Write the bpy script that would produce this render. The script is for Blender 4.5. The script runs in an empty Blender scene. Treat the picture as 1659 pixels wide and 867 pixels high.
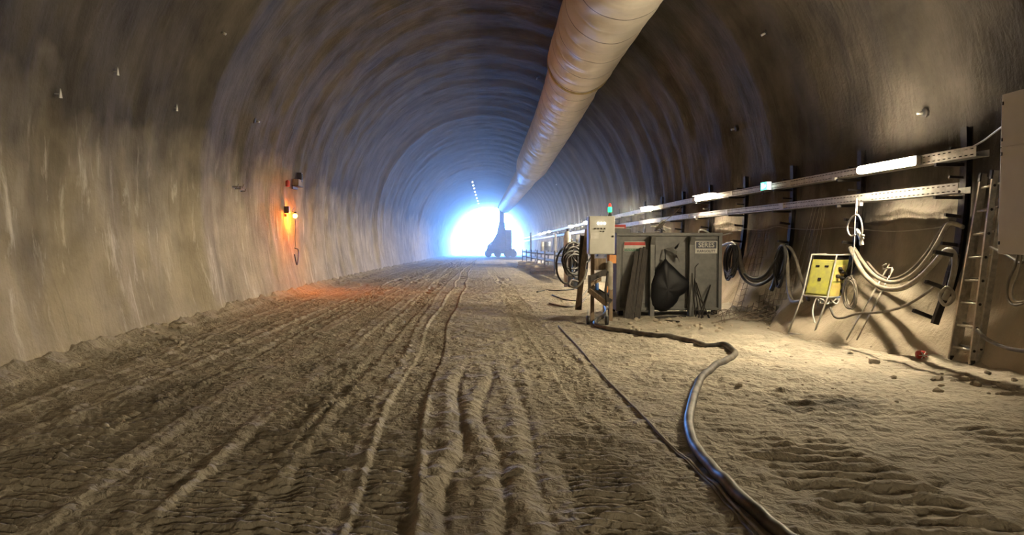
import bpy, math, random
import numpy as np
from mathutils import Vector, Matrix, Euler

random.seed(4)
SC = bpy.context.scene
COL = SC.collection
PI = math.pi

# ------------------------------------------------------------------ camera, world, exposure
F = 1150.0
CAMZ = 1.6
PITCH = math.atan(48.5 / F)
YAW = math.atan(59.5 * math.cos(PITCH) / F)
cam_d = bpy.data.cameras.new('camera')
cam = bpy.data.objects.new('camera', cam_d)
COL.objects.link(cam)
cam.location = (0, 0, CAMZ)
cam.rotation_euler = Euler((PI / 2 - PITCH, 0, -YAW))
cam_d.sensor_width = 36
cam_d.lens = F / 1659 * 36
cam_d.clip_end = 400
cam_d.clip_start = 0.05
SC.camera = cam
RM = cam.rotation_euler.to_matrix()

SC.view_settings.view_transform = 'Standard'
SC.view_settings.look = 'None'
SC.view_settings.gamma = 1
SC.view_settings.use_curve_mapping = False
SC.view_settings.exposure = 0.16
SC.cycles.use_denoising = True
SC.cycles.max_bounces = 8
SC.cycles.diffuse_bounces = 5
SC.cycles.volume_bounces = 1
SC.cycles.sample_clamp_indirect = 6

SKY_STRENGTH = 330
HAZE = 0.007
LAMP = 620
world = bpy.data.worlds.new('world')
SC.world = world
world.use_nodes = True
bg = world.node_tree.nodes['Background']
bg.inputs[0].default_value = (0.12, 0.36, 1.0, 1)
bg.inputs[1].default_value = SKY_STRENGTH


# ------------------------------------------------------------------ picture point -> world point
def ray(px, py):
    return (RM @ Vector(((px - 829.5) / F, (433.5 - py) / F, -1))).normalized()


def at(px, py, Y):
    d = ray(px, py)
    return Vector((0, 0, CAMZ)) + d * (Y / d.y)


def onx(px, py, X):
    d = ray(px, py)
    return Vector((0, 0, CAMZ)) + d * (X / d.x)


def onz(px, py, Z):
    d = ray(px, py)
    return Vector((0, 0, CAMZ)) + d * ((Z - CAMZ) / d.z)


# ------------------------------------------------------------------ numpy noise
def _hash(ix, iy, seed):
    h = (ix.astype(np.int64) * 374761393 + iy.astype(np.int64) * 668265263 + seed * 974634777) & 0x7fffffff
    h = ((h ^ (h >> 13)) * 1274126177) & 0x7fffffff
    h = (h ^ (h >> 16)) & 0xffff
    return h / 32767.5 - 1.0


def noise(x, y, seed=0):
    x = np.asarray(x, dtype=np.float64); y = np.asarray(y, dtype=np.float64)
    ix = np.floor(x); iy = np.floor(y)
    fx = x - ix; fy = y - iy
    fx = fx * fx * (3 - 2 * fx); fy = fy * fy * (3 - 2 * fy)
    a = _hash(ix, iy, seed); b = _hash(ix + 1, iy, seed)
    c = _hash(ix, iy + 1, seed); d = _hash(ix + 1, iy + 1, seed)
    return (a * (1 - fx) + b * fx) * (1 - fy) + (c * (1 - fx) + d * fx) * fy


def fbm(x, y, seed=0, octs=3):
    s = 0; a = 1.0; t = 0
    for o in range(octs):
        s = s + a * noise(x * 2 ** o, y * 2 ** o, seed + o); t += a; a *= 0.5
    return s / t


def sstep(a, b, x):
    t = np.clip((x - a) / (b - a), 0, 1)
    return t * t * (3 - 2 * t)


# ------------------------------------------------------------------ tunnel line
Y_BACK, Y_END = -14.0, 128.0
CX0, ZC, RAD = 0.4, 2.6, 5.95


def shift(y):
    return 1.6 * (np.maximum(np.asarray(y, float) - 20, 0) / 96) ** 1.5


def drop(y):
    t = np.maximum(np.asarray(y, float) - 16, 0)
    return 1.3 * (np.sqrt(t * t + 36) - 6) / 94.2


def bulge(y, z):
    """shotcrete toe along the foot of the right wall"""
    k = sstep(8.2, 9.7, y) * (1 - .62 * sstep(12, 13.4, y)) * (1 - sstep(14, 18, y))
    k2 = sstep(5.5, 7.5, y)
    return np.clip(1 - np.asarray(z) / 1.35, 0, 1.2) ** 1.6 * (0.68 * k + k2 * .10)


def half_w(z):
    z = np.asarray(z, float)
    up = np.sqrt(np.maximum(RAD * RAD - (z - ZC) ** 2, 0))
    lo = RAD - 0.05 * (ZC - z) ** 2
    return np.where(z > ZC, up, lo)


def rwx(y, z):
    """inner x of the right wall at height z above the tunnel floor level"""
    return float(CX0 + shift(y) + half_w(z) - bulge(y, z))


def D(y):
    return float(drop(y))


def wall_hit(px, py, inset=0.0):
    d = ray(px, py); p = Vector((0, 0, CAMZ)); t = 0.5
    while t < 130:
        q = p + d * t
        z = q.z + D(q.y); x = q.x - CX0 - float(shift(q.y))
        if z > ZC:
            out = math.hypot(x, z - ZC) > RAD - inset
        else:
            lim = half_w(z) - (float(bulge(q.y, z)) if x > 0 else 0) - inset
            out = abs(x) > lim
        if out:
            return q
        t += 0.02
    return q


# ------------------------------------------------------------------ floor relief
_tr = [  # centre x, half width, rut depth, tread height, tread pitch, kind
    (-4.55, .24, .035, .030, .125, 0), (-3.95, .22, .03, .026, .11, 1), (-3.35, .26, .04, .030, .13, 0),
    (-2.75, .22, .03, .026, .12, 1), (-2.2, .25, .03, .030, .13, 0), (-1.65, .24, .035, .028, .115, 1),
    (-1.1, .22, .03, .026, .11, 0), (-.62, .17, .055, .028, .12, 1), (.75, .25, .02, .026, .13, 1),
    (1.25, .2, .02, .024, .12, 0),
    (2.4, .45, .012, .024, .19, 2), (3.4, .5, .012, .022, .21, 2), (4.3, .4, .012, .020, .2, 2)]


def zf(x, y, fine=True):
    x = np.asarray(x, dtype=np.float64); y = np.asarray(y, dtype=np.float64)
    xs = x - shift(y)
    h = -drop(y)
    h = h + 0.03 * fbm(x * .35, y * .25, 11, 2)
    wob = 0.05 * np.sin(y * .25 + 1.3) + .05 * noise(y * .3, y * 0, 7)
    churn = fbm(x * 5.0, y * 5.0, 21, 3)
    for i, (c, hw, rd, th, tp, kind) in enumerate(_tr):
        cc = c + wob * (1 + .5 * math.sin(i * 2.1)) + (.012 * (i % 3 - 1)) * y * (1 if c < 1.5 else 0)
        u = (xs - cc) / hw
        m = 1 - sstep(.82, 1.08, np.abs(u))
        vis = .25 + .85 * sstep(-.35, .3, noise(x * .7, y * .45, 40 + i))
        berm = np.exp(-((np.abs(u) - 1.16) / .16) ** 2)
        ib = sstep(-.5, .4, noise(x * .45, y * .35, 140 + i))
        h = h - rd * .3 * m + rd * .3 * berm * (.1 + .9 * ib) * (1 + 1.2 * churn)
        if kind == 0:
            tp = tp * .74; ph = y / tp + np.abs(u) * .6
        elif kind == 1:
            tp = tp * .74; ph = y / tp + u * .45
        else:
            ph = y / tp + u * .5 + .25 * noise(x * 3, y * 1.5, 60 + i)
        w = np.sin(2 * PI * ph + .9 * noise(x * 4, y * 4, 80 + i))
        w = np.clip(w * 1.6, -1, 1)
        h = h + th * (.85 if c < 1 else .75) * w * m * vis * (.75 + .5 * churn)
    # two smooth pinched ridges in the middle
    for c, wd, am in ((-.26, .08, .024), (.02, .07, .02), (.33, .06, .015)):
        cc = c + .045 * np.sin(y * 1.7 + c * 9) + .04 * noise(y * 1.3, y * 0 + c, 5)
        fade = 1 - sstep(7.5, 10, y)
        h = h + am * np.exp(-((xs - cc) / wd) ** 2) * fade - am * .8 * np.exp(-((xs - cc - .12) / .035) ** 2) * fade
    if fine:
        rough = .55 + .45 * noise(x * .8, y * .8, 31)
        h = h + .028 * churn * (rough + .3)
        h = h + .009 * fbm(x * 15, y * 15, 25, 2)
        cl = np.clip(noise(x * 6.5, y * 6.5, 91) - .45, 0, 1)
        h = h + .035 * cl * sstep(.1, .5, noise(x * .6, y * .6, 92))
    # rut of the thin cord
    # earth heaped against the feet of the walls
    l = xs - (CX0 - 5.62); r = (CX0 + 5.6) - xs
    h = h + .16 * np.exp(-np.clip(l, 0, 9) / .28) * (1 + .6 * fbm(x * 3, y * 3, 51, 3))
    h = h + .16 * np.exp(-np.clip(r, 0, 9) / .45) * (1 + .5 * fbm(x * 3, y * 3, 52, 3))
    return h


def fz(x, y):
    return float(zf(np.array([x]), np.array([y]))[0])


def ground(px, py, lift=0.0):
    z = 0.0
    for _ in range(6):
        p = onz(px, py, z)
        z = float(zf(np.array([p.x]), np.array([p.y]), False)[0])
    p = onz(px, py, z)
    p.z = fz(p.x, p.y) + lift
    if p.x > 4.2:
        q = wall_hit(px, py)
        if q.y < p.y:
            q.z += lift
            return q
    return p


# ------------------------------------------------------------------ materials
def _nodes(name):
    m = bpy.data.materials.new(name); m.use_nodes = True
    nt = m.node_tree
    b = nt.nodes['Principled BSDF']
    return m, nt, b


def N(nt, kind, **kw):
    n = nt.nodes.new(kind)
    for k, v in kw.items():
        if k in ('operation', 'blend_type', 'data_type', 'noise_dimensions', 'feature', 'wave_type', 'bands_direction', 'clamp'):
            setattr(n, k, v)
        else:
            n.inputs[k].default_value = v
    return n


def mat(name, c1, c2=None, rough=.6, metal=0, scale=6, bump=0.0, bscale=40, spec=.5, stretch=(1, 1, 1)):
    m, nt, b = _nodes(name)
    b.inputs['Roughness'].default_value = rough
    b.inputs['Metallic'].default_value = metal
    b.inputs['Specular IOR Level'].default_value = spec
    tc = N(nt, 'ShaderNodeTexCoord')
    mp = N(nt, 'ShaderNodeMapping'); mp.inputs['Scale'].default_value = stretch
    nt.links.new(tc.outputs['Object'], mp.inputs[0])
    c2 = c2 or tuple(v * .75 for v in c1)
    no = N(nt, 'ShaderNodeTexNoise', Scale=scale, Detail=5.0, Roughness=.6)
    nt.links.new(mp.outputs[0], no.inputs['Vector'])
    r = N(nt, 'ShaderNodeValToRGB')
    r.color_ramp.elements[0].position = .38; r.color_ramp.elements[0].color = (*c2, 1)
    r.color_ramp.elements[1].position = .62; r.color_ramp.elements[1].color = (*c1, 1)
    nt.links.new(no.outputs['Fac'], r.inputs[0])
    nt.links.new(r.outputs[0], b.inputs['Base Color'])
    if bump:
        n2 = N(nt, 'ShaderNodeTexNoise', Scale=bscale, Detail=4.0)
        nt.links.new(mp.outputs[0], n2.inputs['Vector'])
        bp = N(nt, 'ShaderNodeBump', Strength=bump, Distance=.01)
        nt.links.new(n2.outputs['Fac'], bp.inputs['Height'])
        nt.links.new(bp.outputs[0], b.inputs['Normal'])
    return m


def emit(name, col, strength):
    m, nt, b = _nodes(name)
    b.inputs['Base Color'].default_value = (*[min(1, c) * .8 for c in col], 1)
    b.inputs['Emission Color'].default_value = (*col, 1)
    b.inputs['Emission Strength'].default_value = strength
    return m


def wall_material():
    m, nt, b = _nodes('shotcrete')
    L = nt.links.new
    g = N(nt, 'ShaderNodeNewGeometry')
    sep = N(nt, 'ShaderNodeSeparateXYZ'); L(g.outputs['Position'], sep.inputs[0])
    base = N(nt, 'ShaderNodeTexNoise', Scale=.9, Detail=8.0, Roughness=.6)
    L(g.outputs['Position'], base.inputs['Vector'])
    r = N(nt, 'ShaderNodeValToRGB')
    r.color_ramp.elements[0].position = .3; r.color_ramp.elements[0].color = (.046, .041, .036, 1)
    r.color_ramp.elements[1].position = .72; r.color_ramp.elements[1].color = (.115, .101, .085, 1)  # vault tone, darkened further to carry its shade
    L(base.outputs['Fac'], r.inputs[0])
    # pale lower wall: dust line plus lamp brightness painted in, uneven upper limit
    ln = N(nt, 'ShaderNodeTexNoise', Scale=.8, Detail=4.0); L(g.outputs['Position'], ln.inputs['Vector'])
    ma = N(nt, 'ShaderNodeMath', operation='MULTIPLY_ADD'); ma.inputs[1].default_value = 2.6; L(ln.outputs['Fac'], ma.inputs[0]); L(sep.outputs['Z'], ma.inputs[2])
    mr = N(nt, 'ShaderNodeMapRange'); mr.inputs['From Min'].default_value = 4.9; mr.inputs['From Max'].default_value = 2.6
    xs_ = N(nt, 'ShaderNodeMapRange'); xs_.inputs['From Min'].default_value = 0; xs_.inputs['From Max'].default_value = 4; xs_.inputs['To Max'].default_value = 1.1; L(sep.outputs['X'], xs_.inputs['Value'])  # lowers the pale zone on the right, painting that wall's shade into colour
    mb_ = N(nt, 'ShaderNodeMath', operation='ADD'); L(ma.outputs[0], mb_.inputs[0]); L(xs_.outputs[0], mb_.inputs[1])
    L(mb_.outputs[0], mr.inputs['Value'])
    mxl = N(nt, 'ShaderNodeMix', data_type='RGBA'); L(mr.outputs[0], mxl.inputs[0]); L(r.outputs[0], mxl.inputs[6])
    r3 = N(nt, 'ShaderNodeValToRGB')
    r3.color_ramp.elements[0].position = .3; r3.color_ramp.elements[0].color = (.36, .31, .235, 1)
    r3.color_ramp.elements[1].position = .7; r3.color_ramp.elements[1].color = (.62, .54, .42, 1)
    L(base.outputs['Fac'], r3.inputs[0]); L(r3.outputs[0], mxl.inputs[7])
    # vertical lime streaks
    mp = N(nt, 'ShaderNodeMapping'); mp.inputs['Scale'].default_value = (.6, 3.2, .75); mp.inputs['Rotation'].default_value = (.22, 0, 0)
    L(g.outputs['Position'], mp.inputs[0])
    st = N(nt, 'ShaderNodeTexNoise', Scale=1.15, Detail=6.0, Roughness=.68, Distortion=.5); L(mp.outputs[0], st.inputs['Vector'])
    rs = N(nt, 'ShaderNodeValToRGB')
    rs.color_ramp.elements[0].position = .56; rs.color_ramp.elements[0].color = (0, 0, 0, 1)
    rs.color_ramp.elements[1].position = .68; rs.color_ramp.elements[1].color = (1, 1, 1, 1)
    L(st.outputs['Fac'], rs.inputs[0])
    zl = N(nt, 'ShaderNodeMapRange'); zl.inputs['From Min'].default_value = 3.4; zl.inputs['From Max'].default_value = 1.6; L(sep.outputs['Z'], zl.inputs['Value'])
    xl = N(nt, 'ShaderNodeMapRange'); xl.inputs['From Min'].default_value = 1; xl.inputs['From Max'].default_value = -2; L(sep.outputs['X'], xl.inputs['Value'])
    m1 = N(nt, 'ShaderNodeMath', operation='MULTIPLY'); L(rs.outputs[0], m1.inputs[0]); L(zl.outputs[0], m1.inputs[1])
    m2 = N(nt, 'ShaderNodeMath', operation='MULTIPLY'); L(m1.outputs[0], m2.inputs[0]); L(xl.outputs[0], m2.inputs[1])
    m3 = N(nt, 'ShaderNodeMath', operation='MULTIPLY'); L(m2.outputs[0], m3.inputs[0]); m3.inputs[1].default_value = .95
    mx = N(nt, 'ShaderNodeMix', data_type='RGBA'); L(m3.outputs[0], mx.inputs[0]); L(mxl.outputs[2], mx.inputs[6]); mx.inputs[7].default_value = (.75, .70, .62, 1)
    # damp dark blotches
    dn = N(nt, 'ShaderNodeTexNoise', Scale=.45, Detail=5.0, Distortion=.6); L(mp.outputs[0], dn.inputs['Vector'])
    rd = N(nt, 'ShaderNodeValToRGB')
    rd.color_ramp.elements[0].position = .33; rd.color_ramp.elements[0].color = (.5, .48, .5, 1)
    rd.color_ramp.elements[1].position = .46; rd.color_ramp.elements[1].color = (1, 1, 1, 1)
    L(dn.outputs['Fac'], rd.inputs[0])
    mm = N(nt, 'ShaderNodeMix', data_type='RGBA', blend_type='MULTIPLY'); mm.inputs[0].default_value = .5
    L(mx.outputs[2], mm.inputs[6]); L(rd.outputs[0], mm.inputs[7])
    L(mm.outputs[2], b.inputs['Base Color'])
    b.inputs['Roughness'].default_value = .85
    b.inputs['Specular IOR Level'].default_value = .12
    n2 = N(nt, 'ShaderNodeTexNoise', Scale=16.0, Detail=6.0, Roughness=.6); L(g.outputs['Position'], n2.inputs['Vector'])
    bp = N(nt, 'ShaderNodeBump', Strength=.55, Distance=.03); L(n2.outputs['Fac'], bp.inputs['Height'])
    n3 = N(nt, 'ShaderNodeTexNoise', Scale=1.6, Detail=5.0, Distortion=.4); L(mp.outputs[0], n3.inputs['Vector'])
    bp2 = N(nt, 'ShaderNodeBump', Strength=.5, Distance=.08); L(n3.outputs['Fac'], bp2.inputs['Height']); L(bp.outputs[0], bp2.inputs['Normal'])
    L(bp2.outputs[0], b.inputs['Normal'])
    return m


def floor_material():
    m, nt, b = _nodes('packed dirt')
    L = nt.links.new
    g = N(nt, 'ShaderNodeNewGeometry')
    n = N(nt, 'ShaderNodeTexNoise', Scale=1.4, Detail=9.0, Roughness=.62); L(g.outputs['Position'], n.inputs['Vector'])
    r = N(nt, 'ShaderNodeValToRGB')
    r.color_ramp.elements[0].position = .3; r.color_ramp.elements[0].color = (.33, .295, .235, 1)
    r.color_ramp.elements[1].position = .7; r.color_ramp.elements[1].color = (.60, .54, .425, 1)
    L(n.outputs['Fac'], r.inputs[0])
    # oil-dark patch beside the hose
    vs = N(nt, 'ShaderNodeVectorMath', operation='SUBTRACT'); L(g.outputs['Position'], vs.inputs[0]); vs.inputs[1].default_value = (3.35, 6.6, 0)
    vm = N(nt, 'ShaderNodeVectorMath', operation='MULTIPLY'); L(vs.outputs[0], vm.inputs[0]); vm.inputs[1].default_value = (.9, 1.2, 0)
    vl = N(nt, 'ShaderNodeVectorMath', operation='LENGTH'); L(vm.outputs[0], vl.inputs[0])
    n4 = N(nt, 'ShaderNodeTexNoise', Scale=3.5, Detail=6.0, Roughness=.7); L(g.outputs['Position'], n4.inputs['Vector'])
    ad = N(nt, 'ShaderNodeMath', operation='MULTIPLY_ADD'); L(n4.outputs['Fac'], ad.inputs[0]); ad.inputs[1].default_value = 2.6; L(vl.outputs['Value'], ad.inputs[2])
    mr = N(nt, 'ShaderNodeMapRange'); mr.inputs['From Min'].default_value = 1.9; mr.inputs['From Max'].default_value = 1.35; L(ad.outputs[0], mr.inputs['Value'])
    mf = N(nt, 'ShaderNodeMath', operation='MULTIPLY'); L(mr.outputs[0], mf.inputs[0]); mf.inputs[1].default_value = .75
    mx = N(nt, 'ShaderNodeMix', data_type='RGBA'); L(mf.outputs[0], mx.inputs[0]); L(r.outputs[0], mx.inputs[6]); mx.inputs[7].default_value = (.06, .05, .04, 1)
    L(mx.outputs[2], b.inputs['Base Color'])
    b.inputs['Roughness'].default_value = .8
    b.inputs['Specular IOR Level'].default_value = .3
    n2 = N(nt, 'ShaderNodeTexNoise', Scale=45.0, Detail=5.0); L(g.outputs['Position'], n2.inputs['Vector'])
    bp = N(nt, 'ShaderNodeBump', Strength=.6, Distance=.015); L(n2.outputs['Fac'], bp.inputs['Height'])
    n5 = N(nt, 'ShaderNodeTexNoise', Scale=11.0, Detail=3.0, Distortion=.6); L(g.outputs['Position'], n5.inputs['Vector'])
    bp3 = N(nt, 'ShaderNodeBump', Strength=.7, Distance=.06); L(n5.outputs['Fac'], bp3.inputs['Height']); L(bp.outputs[0], bp3.inputs['Normal'])
    L(bp3.outputs[0], b.inputs['Normal'])
    return m


M = {
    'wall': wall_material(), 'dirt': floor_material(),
    'duct': mat('coated duct fabric', (.78, .71, .61), (.64, .58, .5), .55, scale=1.2, bump=.25, bscale=9),
    'band': mat('yellowed duct band', (.62, .50, .25), (.42, .34, .2), .6),
    'galv': mat('galvanised steel', (.60, .585, .54), (.44, .43, .39), .55, .35, scale=9),
    'alu': mat('worn aluminium', (.62, .58, .5), (.42, .39, .33), .42, .5, scale=14),
    'dark': mat('rusty dark steel', (.045, .038, .033), (.022, .02, .02), .6, .3, scale=12, bump=.3),
    'boxgrey': mat('dusty grey painted steel', (.19, .19, .18), (.14, .14, .134), .6, .1, scale=5, bump=.2),
    'panel': mat('pale enamelled steel', (.62, .61, .55), (.55, .54, .48), .45, 0, scale=3),
    'cab': mat('pale grey cabinet paint', (.64, .61, .52), (.58, .55, .47), .5, 0, scale=2),
    'black': mat('black rubber', (.018, .018, .02), (.035, .033, .032), .45, 0, scale=14),
    'dusty': mat('dusty black rubber', (.04, .038, .036), (.16, .14, .115), .5, 0, scale=5),
    'greyhose': mat('pale dusty hose', (.40, .37, .30), (.27, .24, .19), .6, 0, scale=6),
    'midhose': mat('grey brown hose', (.22, .19, .15), (.12, .105, .09), .6, 0, scale=6),
    'white': mat('white plastic', (.78, .77, .72), (.62, .6, .55), .4, 0, scale=6),
    'bag': mat('black plastic sheet', (.005, .0055, .007), (.008, .008, .010), .5, 0, scale=4, bump=.9, bscale=5, spec=.3),
    'wood': mat('weathered timber', (.30, .22, .14), (.18, .13, .085), .75, 0, scale=4, stretch=(6, 6, 1), bump=.3),
    'darkwood': mat('dark soiled timber', (.055, .045, .036), (.025, .022, .02), .75, 0, scale=4, stretch=(6, 6, 1), bump=.3),
    'yellow': mat('yellow paint with dust', (.62, .62, .12), (.45, .44, .15), .45, 0, scale=7),
    'yellow2': mat('bright yellow paint', (.85, .68, .2), (.7, .55, .2), .45, 0, scale=9),
    'red': mat('red paint', (.55, .05, .04), (.4, .04, .03), .5),
    'green': mat('green print', (.06, .22, .12), (.05, .15, .09), .5),
    'signblue': mat('dark blue print', (.035, .04, .07), (.05, .055, .08), .5),
    'signwhite': mat('white print', (.62, .61, .56), (.5, .49, .44), .5),
    'stone': mat('pale stone', (.60, .53, .41), (.42, .36, .27), .8, 0, scale=9, bump=.5),
    'bluep': mat('blue plastic', (.05, .16, .5), (.04, .12, .4), .4),
    'orange': mat('orange paint', (.7, .28, .05), (.5, .2, .05), .5),
    'clean_orange': mat('clear orange plastic', (.8, .35, .05), None, .3),
    'wire': mat('rusty wire', (.28, .23, .18), (.17, .13, .1), .55, .4, scale=10),
    'brightwire': mat('bright wire', (.6, .55, .45), (.4, .36, .3), .4, .5, scale=10),
    'machine': mat('weathered machine paint', (.10, .13, .2), (.06, .08, .12), .5, .1, scale=3),
    'glass': mat('dusty dark glass', (.06, .09, .14), (.04, .06, .1), .2),
    'sack': mat('pale woven sacks', (.52, .44, .32), (.38, .32, .23), .8, 0, scale=4, bump=.4),
    'lamp': emit('warm tube light', (1.0, .83, .56), LAMP),
    'lamp_mid': emit('warm tube light half', (1.0, .83, .55), LAMP * .18),
    'lamp_back': emit('warm tube light back', (1.0, .83, .56), LAMP * .34),
    'lamp_far': emit('warm tube light weak', (1.0, .84, .60), LAMP * .08),
    'lamp_cool': emit('cool tube light', (1.0, .93, .8), 12),
    'exitlight': emit('green lit sign face', (.10, .9, .62), 3.0),
    'exitwhite': emit('white lit pictogram', (.85, 1, .95), 4.0),
    'amber': emit('amber bulb', (1.0, .19, .004), 1300),
    'indicator': emit('white indicator', (1, .97, .9), 3),
    'greenlit': emit('green signal lens', (.02, .8, .25), 2.5),
    'redlit': emit('red signal lens', (.8, .05, .03), .8),
}


# seams sewn across the duct
m_ = M['duct']; nt_ = m_.node_tree; b_ = nt_.nodes['Principled BSDF']
src = b_.inputs['Base Color'].links[0].from_socket
tc_ = N(nt_, 'ShaderNodeTexCoord'); sp_ = N(nt_, 'ShaderNodeSeparateXYZ'); nt_.links.new(tc_.outputs['Object'], sp_.inputs[0])
nn_ = N(nt_, 'ShaderNodeTexNoise', Scale=.7, Detail=1.0); nt_.links.new(tc_.outputs['Object'], nn_.inputs['Vector'])
a_ = N(nt_, 'ShaderNodeMath', operation='MULTIPLY_ADD'); nt_.links.new(nn_.outputs['Fac'], a_.inputs[0]); a_.inputs[1].default_value = .18; nt_.links.new(sp_.outputs['Y'], a_.inputs[2])
f_ = N(nt_, 'ShaderNodeMath', operation='PINGPONG'); nt_.links.new(a_.outputs[0], f_.inputs[0]); f_.inputs[1].default_value = .775
r_ = N(nt_, 'ShaderNodeMapRange'); r_.inputs['From Min'].default_value = .012; r_.inputs['From Max'].default_value = .03; nt_.links.new(f_.outputs[0], r_.inputs['Value'])
x_ = N(nt_, 'ShaderNodeMix', data_type='RGBA'); nt_.links.new(r_.outputs[0], x_.inputs[0]); x_.inputs[6].default_value = (.12, .10, .08, 1); nt_.links.new(src, x_.inputs[7])
nt_.links.new(x_.outputs[2], b_.inputs['Base Color'])


# ------------------------------------------------------------------ mesh builder
class MB:
    def __init__(s):
        s.v = []; s.f = []; s.sm = []

    def add(s, vs, fs, smooth=False):
        o = len(s.v); s.v += [tuple(v) for v in vs]
        s.f += [tuple(i + o for i in f) for f in fs]; s.sm += [smooth] * len(fs)
        return s

    def box(s, c, d, rot=None, taper=1.0):
        hx, hy, hz = d[0] / 2, d[1] / 2, d[2] / 2
        vs = []
        for z, t in ((-hz, 1), (hz, taper)):
            vs += [Vector((-hx * t, -hy * t, z)), Vector((hx * t, -hy * t, z)), Vector((hx * t, hy * t, z)), Vector((-hx * t, hy * t, z))]
        if rot is not None:
            R = rot if isinstance(rot, Matrix) else Euler(rot).to_matrix()
            vs = [R @ v for v in vs]
        c = Vector(c)
        return s.add([v + c for v in vs], [(3, 2, 1, 0), (4, 5, 6, 7), (0, 1, 5, 4), (1, 2, 6, 5), (2, 3, 7, 6), (3, 0, 4, 7)])

    def beam(s, a, b, w, h, up=(0, 0, 1)):
        a = Vector(a); b = Vector(b); t = (b - a)
        L = t.length; t.normalize()
        u = Vector(up)
        if abs(t.dot(u)) > .98: u = Vector((1, 0, 0))
        x = t.cross(u).normalized(); y = x.cross(t).normalized()
        vs = []
        for p in (a, b):
            for sx, sy in ((-1, -1), (1, -1), (1, 1), (-1, 1)):
                vs.append(p + x * (sx * w / 2) + y * (sy * h / 2))
        return s.add(vs, [(3, 2, 1, 0), (4, 5, 6, 7), (0, 1, 5, 4), (1, 2, 6, 5), (2, 3, 7, 6), (3, 0, 4, 7)])

    def tube(s, pts, r, n=8, smooth=True, closed=False):
        pts = [Vector(p) for p in pts]
        rs = r if isinstance(r, (list, tuple)) else [r] * len(pts)
        vs = []; up = None
        K = len(pts)
        for i, p in enumerate(pts):
            if closed: t = pts[(i + 1) % K] - pts[i - 1]
            else: t = pts[min(i + 1, K - 1)] - pts[max(i - 1, 0)]
            if t.length < 1e-9: t = Vector((0, 0, 1))
            t.normalize()
            if up is None:
                up = Vector((0, 0, 1)) if abs(t.z) < .9 else Vector((1, 0, 0))
            x = t.cross(up)
            if x.length < 1e-6: x = t.cross(Vector((.3, .8, .1)))
            x.normalize(); up = x.cross(t).normalized()
            for k in range(n):
                a = 2 * PI * k / n
                vs.append(p + (x * math.cos(a) + up * math.sin(a)) * rs[i])
        fs = []
        for i in range(K - (0 if closed else 1)):
            j = (i + 1) % K
            for k in range(n):
                fs.append((i * n + k, i * n + (k + 1) % n, j * n + (k + 1) % n, j * n + k))
        if not closed:
            fs.append(tuple(range(n))[::-1]); fs.append(tuple((K - 1) * n + k for k in range(n)))
        return s.add(vs, fs, smooth)

    def lathe(s, c, prof, n=16, axis='z', smooth=True):
        c = Vector(c); vs = []
        for r, z in prof:
            for k in range(n):
                a = 2 * PI * k / n
                p = (r * math.cos(a), r * math.sin(a), z)
                if axis == 'x': p = (p[2], p[0], p[1])
                if axis == 'y': p = (p[0], p[2], p[1])
                vs.append(c + Vector(p))
        fs = []
        for i in range(len(prof) - 1):
            for k in range(n):
                fs.append((i * n + k, i * n + (k + 1) % n, (i + 1) * n + (k + 1) % n, (i + 1) * n + k))
        fs.append(tuple(range(n))[::-1]); fs.append(tuple((len(prof) - 1) * n + k for k in range(n)))
        return s.add(vs, fs, smooth)

    def prism(s, poly, thick, frame):
        """poly: 2-D outline; frame(u, v, w) -> point"""
        n = len(poly)
        vs = [frame(u, v, 0) for u, v in poly] + [frame(u, v, thick) for u, v in poly]
        fs = [tuple(range(n)), tuple(range(2 * n - 1, n - 1, -1))]
        fs += [(i, i + n, (i + 1) % n + n, (i + 1) % n) for i in range(n)]
        return s.add(vs, fs)

    def build(s, name, m, parent=None, bevel=0.0, fix=True):
        me = bpy.data.meshes.new(name)
        o = bpy.data.objects.new(name, me)
        off = Vector((0, 0, 0))
        if parent is not None and parent.type == 'EMPTY': off = parent.location.copy()
        elif parent is not None: off = Vector(parent.get('_o', (0, 0, 0)))
        if parent is None:
            xs = np.array(s.v); off = Vector((float(xs[:, 0].mean()), float(xs[:, 1].mean()), float(xs[:, 2].min())))
        me.from_pydata([tuple(Vector(v) - off) for v in s.v], [], s.f)
        me.polygons.foreach_set('use_smooth', s.sm)
        me.update()
        if fix:
            import bmesh
            bm = bmesh.new(); bm.from_mesh(me); bmesh.ops.recalc_face_normals(bm, faces=bm.faces); bm.to_mesh(me); bm.free()
        me.materials.append(m if not isinstance(m, str) else M[m])
        COL.objects.link(o)
        if parent is None: o.location = off; ORG[o.name] = off
        else:
            o.parent = parent
        if bevel:
            b = o.modifiers.new('bevel', 'BEVEL'); b.width = bevel; b.segments = 2; b.limit_method = 'ANGLE'
        return o


ORG = {}


def world_part(mb, name, m, parent, bevel=0.0):
    """a part given in world coordinates, under an unrotated empty or a top-level mesh"""
    root = parent
    off = Vector((0, 0, 0))
    while root is not None:
        off += root.location; root = root.parent
    mb2 = MB(); mb2.v = [tuple(Vector(v) - off) for v in mb.v]; mb2.f = mb.f; mb2.sm = mb.sm
    me = bpy.data.meshes.new(name)
    o = bpy.data.objects.new(name, me)
    import bmesh
    me.from_pydata(mb2.v, [], mb2.f); me.polygons.foreach_set('use_smooth', mb2.sm); me.update()
    bm = bmesh.new(); bm.from_mesh(me); bmesh.ops.recalc_face_normals(bm, faces=bm.faces); bm.to_mesh(me); bm.free()
    me.materials.append(M[m] if isinstance(m, str) else m)
    COL.objects.link(o); o.parent = parent
    if bevel:
        b = o.modifiers.new('bevel', 'BEVEL'); b.width = bevel; b.segments = 2; b.limit_method = 'ANGLE'
    return o


WP = world_part


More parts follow.
